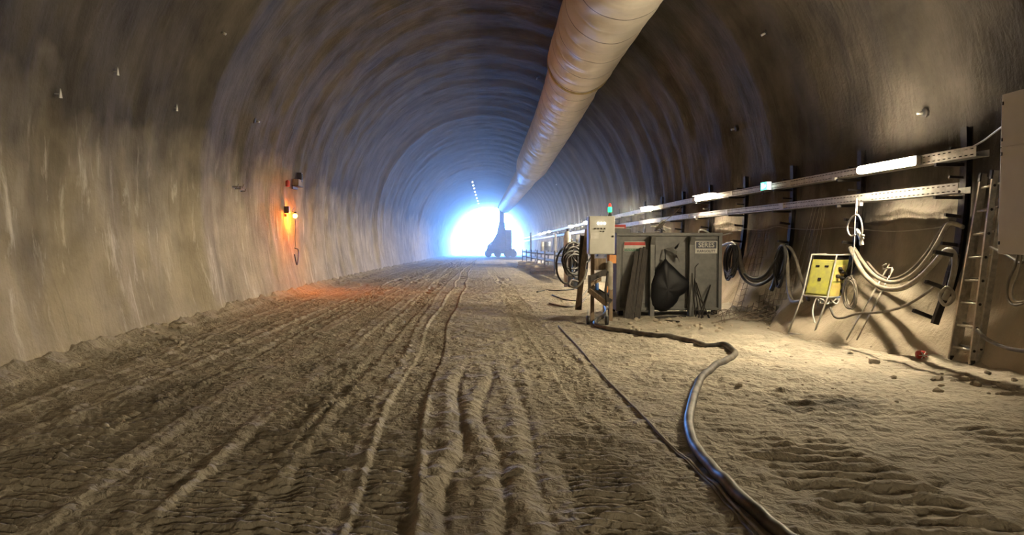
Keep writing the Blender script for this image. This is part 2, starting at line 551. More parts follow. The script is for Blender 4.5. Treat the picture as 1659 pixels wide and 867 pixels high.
def local_part(mb, name, m, parent, bevel=0.0):
    """a part given in its parent's own coordinates"""
    me = bpy.data.meshes.new(name)
    o = bpy.data.objects.new(name, me)
    import bmesh
    me.from_pydata(mb.v, [], mb.f); me.polygons.foreach_set('use_smooth', mb.sm); me.update()
    bm = bmesh.new(); bm.from_mesh(me); bmesh.ops.recalc_face_normals(bm, faces=bm.faces); bm.to_mesh(me); bm.free()
    me.materials.append(M[m] if isinstance(m, str) else m)
    COL.objects.link(o); o.parent = parent
    if bevel:
        b = o.modifiers.new('bevel', 'BEVEL'); b.width = bevel; b.segments = 2; b.limit_method = 'ANGLE'
    return o


LP = local_part


def thing(name, label, cat, loc=(0, 0, 0), rot=(0, 0, 0), group=None):
    o = bpy.data.objects.new(name, None); COL.objects.link(o)
    o.location = Vector(loc); o.rotation_euler = rot
    o['label'] = label; o['category'] = cat
    if group: o['group'] = group
    o.empty_display_size = .2
    return o


def tag(o, label, cat, group=None, kind=None):
    o['label'] = label; o['category'] = cat
    if group: o['group'] = group
    if kind: o['kind'] = kind
    return o


def dup(root, loc, rot=None, label=None):
    def cp(o, par):
        c = o.copy(); COL.objects.link(c)
        if par is not None: c.parent = par
        for ch in list(o.children): cp(ch, c)
        return c
    r = cp(root, None)
    r.location = Vector(loc)
    if rot is not None: r.rotation_euler = rot
    if label: r['label'] = label
    return r


def smooth_path(pts, sub=6):
    P = [Vector(p) for p in pts]; out = []
    for i in range(len(P) - 1):
        p0 = P[max(i - 1, 0)]; p1 = P[i]; p2 = P[i + 1]; p3 = P[min(i + 2, len(P) - 1)]
        for k in range(sub):
            t = k / sub
            out.append(.5 * ((2 * p1) + (p2 - p0) * t + (2 * p0 - 5 * p1 + 4 * p2 - p3) * t * t + (3 * p1 - p0 - 3 * p2 + p3) * t ** 3))
    out.append(P[-1])
    return out


def text_mb(s, size, thick=.004):
    cu = bpy.data.curves.new('t', 'FONT'); cu.body = s; cu.size = size; cu.extrude = thick / 2
    cu.align_x = 'CENTER'; cu.align_y = 'CENTER'; cu.offset = size * .012
    o = bpy.data.objects.new('t', cu); COL.objects.link(o)
    dg = bpy.context.evaluated_depsgraph_get(); dg.update()
    me = bpy.data.meshes.new_from_object(o.evaluated_get(dg))
    b = MB(); b.add([v.co.copy() for v in me.vertices], [tuple(p.vertices) for p in me.polygons])
    bpy.data.objects.remove(o); bpy.data.curves.remove(cu); bpy.data.meshes.remove(me)
    return b


def grid_obj(name, X, Y, Z, m, flip=False):
    r, c = X.shape
    me = bpy.data.meshes.new(name)
    co = np.stack([X, Y, Z], -1).reshape(-1, 3).astype(np.float32)
    idx = np.arange(r * c).reshape(r, c)
    q = np.stack([idx[:-1, :-1], idx[:-1, 1:], idx[1:, 1:], idx[1:, :-1]], -1).reshape(-1, 4)
    if flip: q = q[:, ::-1]
    me.vertices.add(len(co)); me.vertices.foreach_set('co', co.ravel())
    me.loops.add(q.size); me.loops.foreach_set('vertex_index', q.ravel().astype(np.int32))
    me.polygons.add(len(q)); me.polygons.foreach_set('loop_start', np.arange(0, q.size, 4, dtype=np.int32))
    me.polygons.foreach_set('use_smooth', np.ones(len(q), dtype=bool))
    me.update(calc_edges=True)
    me.materials.append(m)
    o = bpy.data.objects.new(name, me); COL.objects.link(o)
    return o


# ------------------------------------------------------------------ the tunnel
ys = np.concatenate([np.arange(Y_BACK, 2.0, .12), 2.0 * np.exp(np.arange(0, math.log(Y_END / 2.0), .0033)), [Y_END]])
# floor
xs = np.concatenate([np.linspace(-5.75, -4.8, 60), np.linspace(-4.79, 4.9, 830), np.linspace(4.91, 6.25, 80)])
XX, YY = np.meshgrid(xs, ys)
Zg = zf(XX + shift(YY), YY)
# the rut pressed by the thin cord
fl = grid_obj('floor', XX + shift(YY), YY, Zg, M['dirt'])
fl['kind'] = 'structure'

# vault
ysw = np.concatenate([np.arange(Y_BACK, 3.0, .25), 3.0 * np.exp(np.arange(0, math.log(Y_END / 3.0), .005)), [Y_END]])
na = 420
tlow = np.linspace(-.35, ZC, 90)[:-1]
ang = np.linspace(0, PI, na - 2 * 89)
px_ = np.concatenate([half_w(tlow), RAD * np.cos(ang), -half_w(tlow)[::-1]])
pz_ = np.concatenate([tlow, ZC + RAD * np.sin(ang), tlow[::-1]])
nx_ = np.concatenate([-np.ones(89), -np.cos(ang), np.ones(89)]); nz_ = np.concatenate([np.zeros(89), -np.sin(ang), np.zeros(89)])
arc = np.cumsum(np.concatenate([[0], np.hypot(np.diff(px_), np.diff(pz_))]))
A, YW = np.meshgrid(arc, ysw)
PX, _ = np.meshgrid(px_, ysw); PZ, _ = np.meshgrid(pz_, ysw); NX, _ = np.meshgrid(nx_, ysw); NZ, _ = np.meshgrid(nz_, ysw)
yy = YW + .5 * fbm(A * .35, YW * .25, 3, 2) + .8 * noise(YW * .11, YW * 0, 4)
rings = .018 * np.sin(2 * PI * yy / 2.45) * (1 + .9 * noise(A * .25, YW * .3, 6)) + .010 * np.sin(2 * PI * yy / 1.22) * (1 + .9 * noise(A * .3, YW * .4, 9))
big = .09 * np.exp(-((np.mod(YW - 27, 24.5) - 12) / .5) ** 2)
far = np.where(PX > 1.0, 1.1 + .8 * sstep(15, 30, YW), .55)
far = .55 + (.55 + .8 * sstep(15, 30, YW)) * sstep(0, 3, PX)
d = rings * far + big + .05 * fbm(A * .55, YW * .55, 13, 3) + .018 * fbm(A * 2.4, YW * 3.2, 17, 3)
d = d * (1 - .6 * np.exp(-((PZ - 0) / .5) ** 2))
bul = bulge(YW, PZ) * (PX > 0)
lump = bul * (1 + .55 * fbm(YW * 1.1, PZ * 1.3, 71, 3)) + np.where(bul > .01, .05, 0) * fbm(YW * 2.3, PZ * 2.6, 72, 2)
# two wavy shotcrete lips below the lower tray
for z0, y0, y1, am in ((2.0, 8.9, 10.9, .06), (1.82, 8.8, 11.4, .05), (1.95, 16.8, 19, .05)):
    zz0 = z0 + .035 * np.sin(YW * 5.1) + .03 * noise(YW * 2.2, YW * 0, 5)
    lump = lump + (PX > 0) * am * np.exp(-np.clip(zz0 - PZ, 0, 9) / .05 - np.clip(PZ - zz0, 0, 9) / .10) * sstep(y0 - .3, y0 + .2, YW) * (1 - sstep(y1 - .2, y1 + .3, YW))
d = d + lump
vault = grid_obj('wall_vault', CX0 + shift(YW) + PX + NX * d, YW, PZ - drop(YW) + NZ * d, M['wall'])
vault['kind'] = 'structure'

# added end cap behind the camera, blocks outside light where the tunnel runs on
b = MB()
ring = [(CX0 + px_[i] * 1.01, Y_BACK + .02, pz_[i] * 1.01) for i in range(0, len(px_), 6)]
b.add([(CX0, Y_BACK + .02 - .4, 3.0)] + ring, [(0, i, i + 1) for i in range(1, len(ring))] + [(0, len(ring), 1)])
b.build('wall_light_stop', 'wall')['kind'] = 'structure'

# ground outside the far mouth
b = MB(); zz = -D(Y_END) - .03
b.box((2, Y_END + 24.9, zz - .25), (90, 50, .5))
o = b.build('floor_outside', 'dirt'); o['kind'] = 'structure'

# light portal guides daylight sampling at the mouth
ld = bpy.data.lights.new('mouth_portal', 'AREA'); ld.shape = 'RECTANGLE'; ld.size = 12.5; ld.size_y = 9.2
ld.cycles.is_portal = True
lo = bpy.data.objects.new('mouth_portal', ld); COL.objects.link(lo)
lo.location = (CX0 + 1.6, Y_END + .3, 4.2 - D(Y_END)); lo.rotation_euler = (-PI / 2, 0, 0)

# ------------------------------------------------------------------ ventilation duct
DP = [(-12, 2.75, 6.95, .93), (0, 2.78, 6.9, .93), (8, 2.82, 6.82, .94), (14, 2.88, 6.76, .95), (17, 2.92, 6.7, .95), (20.1, 2.98, 6.62, .93), (20.6, 3.0, 6.6, .83),
      (24, 3.14, 6.5, .84), (29.7, 3.3, 6.42, .88), (36, 3.42, 6.3, .92), (44, 3.55, 6.15, .98), (47, 3.6, 6.08, .88), (50, 3.66, 6.02, .78), (56, 3.7, 5.98, .84),
      (66, 3.78, 5.9, .82), (80, 3.88, 5.8, .84), (92, 3.95, 5.75, .84), (99, 4.0, 5.75, .82)]
DP = np.array(DP)
yd = np.concatenate([np.arange(-12, 30, .06), np.arange(30, 99.01, .18)])
xd = np.interp(yd, DP[:, 0], DP[:, 1]); zd = np.interp(yd, DP[:, 0], DP[:, 2]); rd = np.interp(yd, DP[:, 0], DP[:, 3])
k = np.exp(-np.linspace(-2, 2, 31) ** 2); k /= k.sum()
xd = np.convolve(np.pad(xd, 15, 'edge'), k, 'valid'); zd = np.convolve(np.pad(zd, 15, 'edge'), k, 'valid')
rd = rd - .02 * np.exp(-(np.mod(yd, 1.55) - .77) ** 2 / .0009)
th = np.linspace(0, 2 * PI, 97)
TH, YD = np.meshgrid(th, yd)
RR = rd[:, None] + .012 * noise(TH * 2 + 0, YD * .8, 3) + .008 * np.sin(YD * 5 + TH * 3) * noise(TH * 1.2, YD * .5, 8)
RR = RR + .03 * noise(TH * 3.1, YD * 2.2, 14) * noise(TH * 1.0, YD * .45, 15)
RR = RR + .05 * np.exp(-((TH - PI / 2) / .12) ** 2)
dz = np.sin(TH) * RR
dx = np.cos(TH) * RR
duct_root = thing('ventilation_duct', 'long pale fabric ventilation duct hanging under the vault right of the crown', 'duct', (2.8, 0, 6.9))
du = grid_obj('duct_tube', xd[:, None] + dx - 2.8, YD, zd[:, None] + dz - 6.9, M['duct'], True); du.parent = duct_root
b = MB()
for y0 in (20.35,):
    i = int(np.argmin(abs(yd - y0)))
    pts = [(xd[i] + math.cos(a) * .905, y0, zd[i] + math.sin(a) * .905) for a in np.linspace(0, 2 * PI, 60)[:-1]]
    b.tube(pts, .035, 8, closed=True)
o = WP(b, 'joint_band', 'band', duct_root); o['label'] = 'yellowed joint band around the duct'
for y0 in np.arange(-9, 97, 4.9):
    i = int(np.argmin(abs(yd - y0)))
    zt = ZC - D(y0) + math.sqrt(RAD ** 2 - (xd[i] - CX0 - float(shift(y0))) ** 2) + .06
    b = MB().tube([(xd[i], y0, zd[i] + rd[i]), (xd[i], y0, zt)], .008, 6)
    b.box((xd[i], y0, zt - .05), (.1, .1, .03))
    WP(b, 'hanger', 'dark', duct_root)

# ------------------------------------------------------------------ haze
b = MB().box((1.2, 74, 3.0), (15, 108, 12.5))  # haze volume, also standing in for lens glare around the mouth
m, nt, pb = _nodes('dust haze')
nt.nodes.remove(pb)
vs_ = nt.nodes.new('ShaderNodeVolumeScatter'); vs_.inputs['Color'].default_value = (.9, .94, 1, 1)
vs_.inputs['Density'].default_value = HAZE; vs_.inputs['Anisotropy'].default_value = .55
nt.links.new(vs_.outputs[0], nt.nodes['Material Output'].inputs['Volume'])
o = b.build('dust_haze', m)
tag(o, 'thin dusty haze hanging in the air down the tunnel', 'haze', kind='stuff')
o.display_type = 'WIRE'

# ------------------------------------------------------------------ cable trays on the right wall
TX = 5.88


def tray_xyz(y, z):
    return TX + float(shift(y)), z - D(y)


def tray(z0, y0, y1, name, label, perf_to=22.0):
    t = thing(name, label, 'cable tray', (TX, y0, z0))
    H = .13
    # perforated side
    b = MB()
    def seg(ya, yb, za, zb, dx=0.0, th=.004):
        xa, za_ = tray_xyz(ya, z0 + za); xb, zb_ = tray_xyz(yb, z0 + za)
        h = zb - za
        vs = [(xa + dx, ya, za_), (xa + dx + th, ya, za_), (xa + dx + th, ya, za_ + h), (xa + dx, ya, za_ + h),
              (xb + dx, yb, zb_), (xb + dx + th, yb, zb_), (xb + dx + th, yb, zb_ + h), (xb + dx, yb, zb_ + h)]
        b.add(vs, [(0, 1, 2, 3), (7, 6, 5, 4), (0, 4, 5, 1), (1, 5, 6, 2), (2, 6, 7, 3), (3, 7, 4, 0)])
    cuts = [y0] + [y for y in (20, 24, 28, 33, 38, 44, 50, 57, 65, 74, 84, 95, 106) if y0 < y < y1] + [y1]
    if y0 < perf_to < y1:
        yp = 20.0
        for za, zb in ((0, .022), (.036, .094), (.108, H)):
            seg(y0, yp, za, zb)
        y = y0
        while y < yp:
            for za, zb in ((.022, .036), (.094, .108)):
                seg(y, min(y + .045, yp), za, zb)
            y += .1
        cuts = [yp] + [c for c in cuts if c > yp]
    for ya, yb in zip(cuts[:-1], cuts[1:]): seg(ya, yb, 0, H)
    WP(b, 'side_rail', 'galv', t)
    b2 = b; b = MB()
    cuts = [y0] + [y for y in (20, 24, 28, 33, 38, 44, 50, 57, 65, 74, 84, 95, 106) if y0 < y < y1] + [y1]
    for ya, yb in zip(cuts[:-1], cuts[1:]):
        # floor of the tray, reaching back to the wall side, and its lips
        for dx, w, za, h in ((0.0, .16, 0.0, .004), (.16, .004, 0, .08), (-.0, .02, H - .003, .004)):
            xa, zA = tray_xyz(ya, z0 + za); xb, zB = tray_xyz(yb, z0 + za)
            vs = [(xa + dx, ya, zA), (xa + dx + w, ya, zA), (xa + dx + w, ya, zA + h), (xa + dx, ya, zA + h),
                  (xb + dx, yb, zB), (xb + dx + w, yb, zB), (xb + dx + w, yb, zB + h), (xb + dx, yb, zB + h)]
            b.add(vs, [(0, 1, 2, 3), (7, 6, 5, 4), (0, 4, 5, 1), (1, 5, 6, 2), (2, 6, 7, 3), (3, 7, 4, 0)])
    WP(b, 'tray_bed', 'galv', t)
    # cables lying in it
    for q in range(2):
        pts = []
        for y in np.arange(y0 + .1, y1, .8 if y1 < 30 else 1.6):
            x, z = tray_xyz(y, z0)
            pts.append((x + .05 + .05 * q + .01 * math.sin(y * 2 + q), y, z + .028))
        WP(MB().tube(pts, .018, 6), 'cable', 'dusty', t)
    for y in np.arange(y0 + 2.0, min(y1, 40), 3.0):
        x, z = tray_xyz(y, z0)
        WP(MB().box((x - .004, y, z + H / 2), (.006, .16, H * .8)), 'coupler', 'galv', t)
    return t


tray(2.555, 8.1, 114, 'cable_tray', 'upper galvanised cable tray with the lamps, along the right wall')
tray(2.14, 8.4, 114, 'cable_tray', 'lower galvanised cable tray running under the lamp row on right wall')
tray(2.555, -12, 5.0, 'cable_tray', 'galvanised cable tray on the right wall behind the big grey cabinet')

# ------------------------------------------------------------------ support posts
ORD = ['first', 'second', 'third', 'fourth', 'fifth', 'sixth', 'seventh', 'eighth', 'ninth', 'tenth', 'eleventh', 'twelfth', 'thirteenth',
       'fourteenth', 'fifteenth', 'sixteenth', 'seventeenth', 'eighteenth', 'nineteenth', 'twentieth', 'twenty-first', 'twenty-second', 'twenty-third']


def post(y, label, pegs=True, lo=.85, hi=3.0, full=True):
    X = lambda z: rwx(y, z) - .12
    t = thing('support_post', label, 'post', (X(lo), y, lo - D(y)), group='dark posts carrying the cable trays')
    P = [Vector((X(z), y, z - D(y))) for z in (np.linspace(lo, hi, 7) if full else np.linspace(lo, hi, 4))]
    b = MB()
    for p, q in zip(P[:-1], P[1:]):
        b.beam(p + Vector((-.035, 0, 0)), q + Vector((-.035, 0, 0)), .01, .12, (0, 1, 0)); 
        b.beam(p + Vector((.04, 0, 0)), q + Vector((.04, 0, 0)), .01, .12, (0, 1, 0))
        b.beam(p, q, .075, .012, (0, 1, 0))
    WP(b, 'beam', 'dark', t)
    for z in (2.13, 2.545):
        x1 = X(z)
        WP(MB().beam((x1 + .02, y, z - .022 - D(y)), (TX + float(shift(y)) - .06, y, z - .022 - D(y)), .045, .04), 'arm', 'dark', t)
    for z in (2.36, 2.72):
        WP(MB().beam((X(z), y, z - D(y)), (X(z) - .22, y, z + .01 - D(y)), .03, .03), 'peg', 'dark', t)
    if pegs:
        for z in (1.86, 1.5):
            WP(MB().beam((X(z), y, z - D(y)), (X(z) - .24, y, z + .03 - D(y)), .04, .04), 'peg', 'dark', t)
    return t


py_ = [8.75 + 2.45 * i for i in range(22)]
plab = {0: 'dark steel post behind the aluminium ladder, carrying both trays', 1: 'dark steel post behind the yellow wheeled-frame box and white plugs',
        2: 'dark steel post right of the green lit sign, hung with drooping hoses', 3: 'dark steel post left of the green lit sign, hung with black cable bundle'}
for i, y in enumerate(py_):
    post(y, plab.get(i, ORD[i] + ' dark steel post along right wall, counting from the aluminium ladder'), i < 8, full=i < 6)

# ------------------------------------------------------------------ tube lamps on the upper tray
def make_lamp(y, label, L=1.4, added_shield=False):
    x, z = tray_xyz(y, 2.62)
    t = thing('tube_lamp', label, 'lamp', (x - .03, y, z), (0, 0, 0), 'tube lamps along the upper tray')
    b = MB().box((0, 0, 0), (.05, L, .13)); LP(b, 'housing', 'white', t, .01)
    prof = []
    b = MB()
    n = 10
    vs = []
    for yy_ in (-L / 2 + .03, L / 2 - .03):
        for k in range(n + 1):
            a = PI / 2 + PI * k / n
            vs.append((-.025 + .05 * math.cos(a), yy_, .058 * math.sin(a)))
    fs = [(k, k + 1, n + 1 + k + 1, n + 1 + k) for k in range(n)] + [tuple(range(n + 1)), tuple(range(n + 1, 2 * n + 2))]
    b.add(vs, fs); LP(b, 'diffuser', 'lamp', t)
    for s in (-1, 1):
        LP(MB().box((-.015, s * (L / 2 + .02), 0), (.06, .04, .1)), 'end_cap', 'white', t, .008)
    if added_shield:  # shield added over the diffuser to keep light off the vault
        LP(MB().box((-.06, 0, .072), (.17, L, .008)), 'added_shield', 'white', t)
    return t


lamp0 = make_lamp(9.85, 'nearest bright tube lamp, on the upper tray left of the ladder')
lab = {17.8: 'second nearest tube lamp on upper tray, above right end of grey container',
       23.9: 'third nearest tube lamp on the upper tray, above the grey container',
       31.5: 'fourth nearest tube lamp on upper tray, just above the pale control panel',
       37.7: 'fifth nearest tube lamp, just left of the pale control panel',
       44.5: 'sixth nearest tube lamp on upper tray, in the smoky distance'}
lamp1 = make_lamp(17.8, lab[17.8], added_shield=True)
lamp1.children[1].data.materials[0] = M['lamp_mid']
lamp2 = make_lamp(23.9, lab[23.9], added_shield=True)
lamp2.children[1].data.materials[0] = M['lamp_far']
for i, y in enumerate([17.8, 23.9, 31.5, 37.7, 44.5, 60, 65, 70]):
    if i < 2: continue
    x, z = tray_xyz(y, 2.62)
    dup(lamp2, (x - .03, y, z), None, lab.get(y, ORD[i + 1] + ' tube lamp from the nearest, near the far end of the trays'))
for y, l in ((-6.0, 'tube lamp on the tray behind the viewer'), (-10.5, 'tube lamp at the very back end of the tray')):
    x, z = tray_xyz(y, 2.62)
    r_ = dup(lamp1, (x - .03, y, z), None, l)
    r_.children[1].data = r_.children[1].data.copy(); r_.children[1].data.materials[0] = M['lamp_back']

# green lit escape sign on the upper tray
y = 14.0; x, z = tray_xyz(y, 2.63)
t = thing('escape_sign', 'small green lit escape route sign fixed to the upper tray', 'sign', (x - .06, y, z))
t.rotation_euler = (0, 0, 0)
LP(MB().box((0, 0, 0), (.09, .30, .17)), 'housing', 'white', t, .02)
for sgn in (1,):
    LP(MB().box((-.048, 0, 0), (.006, .28, .15)), 'sign_face', 'exitlight', t)
    LP(MB().box((0, -.152, 0), (.085, .006, .15)), 'side_face', 'exitwhite', t)
# pictogram: running figure, arrow, doorway
b = MB()
fr = lambda u, v, w: Vector((-.0515 - w, u, v))
b.prism([(.03, -.055), (.10, -.055), (.10, .055), (.03, .055)][::-1], .002, fr)
b.prism([(-.02, .055), (0, .055), (0, .035), (-.02, .035)], .002, fr)
b.prism([(-.03, .03), (.01, .03), (.0, -.01), (.015, -.05), (0, -.05), (-.018, -.012), (-.035, -.04), (-.055, -.04), (-.035, -.005)], .002, fr)
b.prism([(-.12, 0), (-.09, .03), (-.09, .01), (-.06, .01), (-.06, -.01), (-.09, -.01), (-.09, -.03)], .002, fr)
LP(b, 'pictogram', 'exitwhite', t)
LP(MB().tube([(0, .16, -.06), (0, .2, -.1), (0, .19, -.15), (0, .13, -.14), (0, .12, -.08)], .006, 6), 'cable', 'black', t)

# small junction boxes under the trays
for i, (px, py, l) in enumerate(((1393, 331, 'small white junction box under the lower tray near the hanging cord'), (1125, 352, 'small white junction box under lower tray above grey container'),
                                 (1352, 290, 'small pale junction box under the upper tray left of nearest lamp'))):
    p = onx(px, py, 5.86)
    o = MB().box(p, (.05, .1, .05)).build('junction_box', 'white', None, .006)
    tag(o, l, 'junction box', 'junction boxes under the trays')

# ------------------------------------------------------------------ big grey wall cabinet (right edge)
XC = 5.6
ft = onx(1625, 153, XC); fb_ = onx(1625, 412, XC)
yfar = ft.y; zt = ft.z; zb = fb_.z; W_, Dp = 1.5, .48
t = thing('electrical_cabinet', 'big pale grey steel cabinet on the right wall beside the ladder top', 'cabinet', (XC, yfar, zb))
LP(MB().box((Dp / 2, -W_ / 2, (zt - zb) / 2), (Dp, W_, zt - zb)), 'body', 'cab', t, .008)
hz = onx(1625, 239, XC).z - zb
LP(MB().box((-.008, -W_ / 2, hz / 2), (.014, W_ - .012, hz - .01)), 'door', 'cab', t, .004)
LP(MB().box((-.008, -W_ / 2, (hz + zt - zb) / 2), (.014, W_ - .012, zt - zb - hz - .01)), 'door', 'cab', t, .004)
for z in (hz - .07, .12, zt - zb - .1, hz + .08):
    LP(MB().tube([(-.02, -.03, z - .018), (-.02, -.03, z + .018)], .009, 8), 'hinge', 'dark', t)
for z in (.2, zt - zb - .2):
    for y_ in (-.2, -W_ + .2):
        LP(MB().beam((Dp, y_, z), (rwx(yfar, 2.3) - XC - .03, y_, z), .05, .05), 'bracket', 'dark', t)
o = MB().tube(smooth_path([onx(1625, 204, 5.75), onx(1608, 217, 5.85), onx(1590, 230, 5.92), onx(1568, 241, 5.94), onx(1545, 246, 5.95)], 6), .011, 8).build('power_cable', 'white')
tag(o, 'thin pale cable running from the cabinet side down onto upper tray', 'cable')
def CB(pts, r, m_, l):
    o = MB().tube(smooth_path([onx(*p) for p in pts], 8), r, 8).build('power_cable', m_); tag(o, l, 'cable')
CB([(1650, 405, 5.8), (1645, 430, 5.75), (1634, 455, 5.72), (1632, 480, 5.72), (1642, 494, 5.7), (1662, 490, 5.68), (1690, 470, 5.68), (1700, 405, 5.75)], .013, 'midhose', 'looped grey cable hanging under the big grey cabinet')
CB([(1656, 405, 5.7), (1652, 436, 5.66), (1640, 470, 5.64), (1645, 488, 5.62), (1668, 484, 5.62), (1690, 450, 5.6), (1695, 405, 5.7)], .010, 'greyhose', 'thinner pale cable looped under the big grey cabinet')
CB([(1604, 400, 5.95), (1622, 408, 5.9), (1640, 418, 5.85), (1655, 426, 5.8), (1670, 408, 5.85)], .016, 'midhose', 'short grey cable passing behind the ladder towards the cabinet underside')
pts = [onx(1583, 535, 5.66), onx(1598, 549, 5.62), onx(1620, 560, 5.58), onx(1640, 566, 5.55), onx(1680, 572, 5.5)]
o = MB().tube(smooth_path(pts, 6), .022, 8).build('hose', 'midhose'); tag(o, 'dark grey hose low on the wall right of the ladder foot', 'hose')

# ------------------------------------------------------------------ ladder
bl = at(1540, 594, 8.45); br = at(1574, 601, 8.05); tl_ = at(1594, 281, 8.2); tr_ = at(1613, 276, 7.95)
bl.z = fz(bl.x, bl.y) + .0; br.z = fz(br.x, br.y) + .0
t = thing('ladder', 'aluminium extension ladder leaning on the right wall by the cabinet', 'ladder', (bl + br) / 2)
up = ((tl_ - bl).normalized() + (tr_ - br).normalized()).normalized()
side = (br - bl).normalized(); nrm = side.cross(up).normalized()
if nrm.x > 0: nrm = -nrm   # towards the tunnel
for a, c in ((bl, tl_), (br, tr_)):
    WP(MB().beam(a, c, .028, .07, nrm), 'rail', 'alu', t, .003)
L0 = (tl_ - bl).length
for a, c in ((bl, tl_), (br, tr_)):
    a2 = a - nrm * .078 + up * .02; c2 = a - nrm * .078 + up * (L0 * .985)
    s = side * (.032 if a is bl else -.032)
    WP(MB().beam(a2 + s * .0, c2 + s * .0 + (c - a) * 0, .028, .07, nrm), 'inner_rail', 'alu', t, .003)
nr = 8
for i in range(nr):
    f = (.07 + i * .122)
    p = bl.lerp(tl_, f); q = br.lerp(tr_, f)
    WP(MB().tube([p, q], .015, 8), 'rung', 'alu', t)
    WP(MB().tube([p - nrm * .078 + up * .03, q - nrm * .078 + up * .03], .014, 8), 'rung', 'alu', t)
    # dark pressed ends on the near rail
    for off in (0, -.078):
        e = q + nrm * off + up * (.0 if off == 0 else .03)
        WP(MB().tube([e + side * .012, e + side * .02], .017, 8), 'rung_end', 'dark', t)
for p in (tl_, tr_):
    WP(MB().beam(p + nrm * .04 - up * .1, p + nrm * .04 + up * .0, .035, .02, nrm), 'hook', 'dark', t)
for p in (bl, br):
    WP(MB().box(p + up * .02, (.05, .05, .06)), 'foot', 'black', t, .005)

# ------------------------------------------------------------------ hooked pipe rack at the foot of the first post
t = thing('peg_bracket', 'dark bracket with three prongs low on the wall left of ladder', 'bracket', onx(1515, 525, 5.5))
P = [onx(1549, 412, 5.72), onx(1540, 440, 5.66), onx(1528, 485, 5.58), onx(1514, 525, 5.5)]
b = MB()
for p, q in zip(P[:-1], P[1:]): b.beam(p, q, .075, .06, (0, 1, 0))
WP(b, 'stem', 'dark', t, .006)
for (a, c) in (((1545, 414), (1513, 408)), ((1533, 468), (1500, 456)), ((1518, 518), (1480, 503))):
    p = onx(a[0], a[1], 5.6); q = onx(c[0], c[1], 5.36); q.y = p.y + .02
    q = at(c[0], c[1], p.y - .05)
    WP(MB().beam(p, q, .05, .045), 'prong', 'dark', t, .006)

# ------------------------------------------------------------------ hoses and cables on the right wall
def wall_hose(name, label, pts, r, m, X=5.75, cat='hose', group=None, sub=8):
    out = []
    for p in pts:
        x = p[2] if len(p) > 2 else X
        out.append(onx(p[0], p[1], x))
    o = MB().tube(smooth_path(out, sub), r, 10).build(name, m)
    return tag(o, label, cat, group)


G = 'hoses slung along the right wall'
wall_hose('hose', 'thick pale hose sagging lowest between the posts right of yellow box',
          [(1378, 402, 5.95), (1386, 420, 5.86), (1400, 444, 5.76), (1420, 462, 5.7), (1440, 469, 5.66), (1465, 466, 5.66), (1490, 450, 5.66), (1512, 428, 5.66), (1526, 412, 5.62), (1536, 405, 5.6), (1545, 411, 5.6), (1547, 430, 5.6), (1540, 462, 5.56), (1530, 485, 5.54)], .034, 'greyhose', group=G)
wall_hose('hose', 'second thick pale hose sagging just above the lowest one',
          [(1384, 402, 6.0), (1396, 422, 5.94), (1412, 442, 5.88), (1432, 455, 5.82), (1455, 457, 5.8), (1480, 444, 5.8), (1502, 420, 5.84), (1520, 392, 5.9), (1534, 366, 5.98), (1545, 362, 6.0), (1560, 368, 6.0)], .028, 'greyhose', group=G)
wall_hose('hose', 'dark narrow hose rising steeply to the post beside the ladder',
          [(1405, 425, 6.0), (1425, 446, 5.95), (1448, 452, 5.92), (1478, 436, 5.94), (1505, 404, 6.0), (1522, 376, 6.05), (1535, 362, 6.05), (1552, 366, 6.05)], .018, 'midhose', group=G)
wall_hose('hose', 'thin hose from the yellow box up to the lower prong',
          [(1345, 498, 5.2), (1352, 513, 5.2), (1366, 515, 5.3), (1390, 508, 5.35), (1425, 506, 5.4), (1460, 498, 5.45), (1490, 482, 5.48), (1515, 464, 5.5)], .017, 'midhose', group=G)
wall_hose('hose', 'knotted pale hose end wrapped on the pronged bracket',
          [(1530, 468, 5.54), (1522, 480, 5.48), (1530, 494, 5.46), (1542, 488, 5.5), (1544, 474, 5.54), (1534, 466, 5.5), (1524, 474, 5.46)], .02, 'greyhose', group=G)
wall_hose('hose', 'thick grey hose drooping between two dark posts right of grey container',
          [(1172, 398, 5.8), (1186, 394, 5.75), (1196, 402, 5.75), (1200, 425, 5.72), (1207, 445, 5.7), (1222, 455, 5.7), (1240, 450, 5.72), (1255, 432, 5.75), (1265, 410, 5.8), (1272, 398, 5.85)], .04, 'midhose', group=G)
wall_hose('hose', 'dark hose drooping lower beside the thick grey one',
          [(1188, 402, 5.85), (1194, 425, 5.82), (1204, 450, 5.8), (1222, 462, 5.8), (1242, 456, 5.8), (1258, 440, 5.82), (1268, 415, 5.85), (1275, 396, 5.88)], .032, 'black', group=G)
wall_hose('hose', 'hose hanging straight down from the peg right of drooping hoses',
          [(1266, 398, 5.8), (1274, 410, 5.72), (1276, 440, 5.62), (1278, 470, 5.5), (1284, 488, 5.4), (1298, 488, 5.35)], .034, 'midhose', group=G)
wall_hose('hose', 'grey brown hose curving down behind the yellow box',
          [(1268, 400, 5.88), (1280, 402, 5.85), (1290, 422, 5.8), (1296, 445, 5.75), (1302, 462, 5.72), (1306, 474, 5.68), (1310, 486, 5.6)], .03, 'midhose', group=G)
wall_hose('hose', 'black hose stub hanging from the peg with a cut end',
          [(1270, 400, 5.75), (1264, 425, 5.68), (1256, 455, 5.6), (1250, 470, 5.58)], .04, 'black', group=G)
wall_hose('hose', 'black hose from the peg back to the dark bundle',
          [(1272, 402, 5.7), (1256, 424, 5.66), (1240, 446, 5.64), (1222, 452, 5.62), (1206, 444, 5.62)], .03, 'black', group=G)
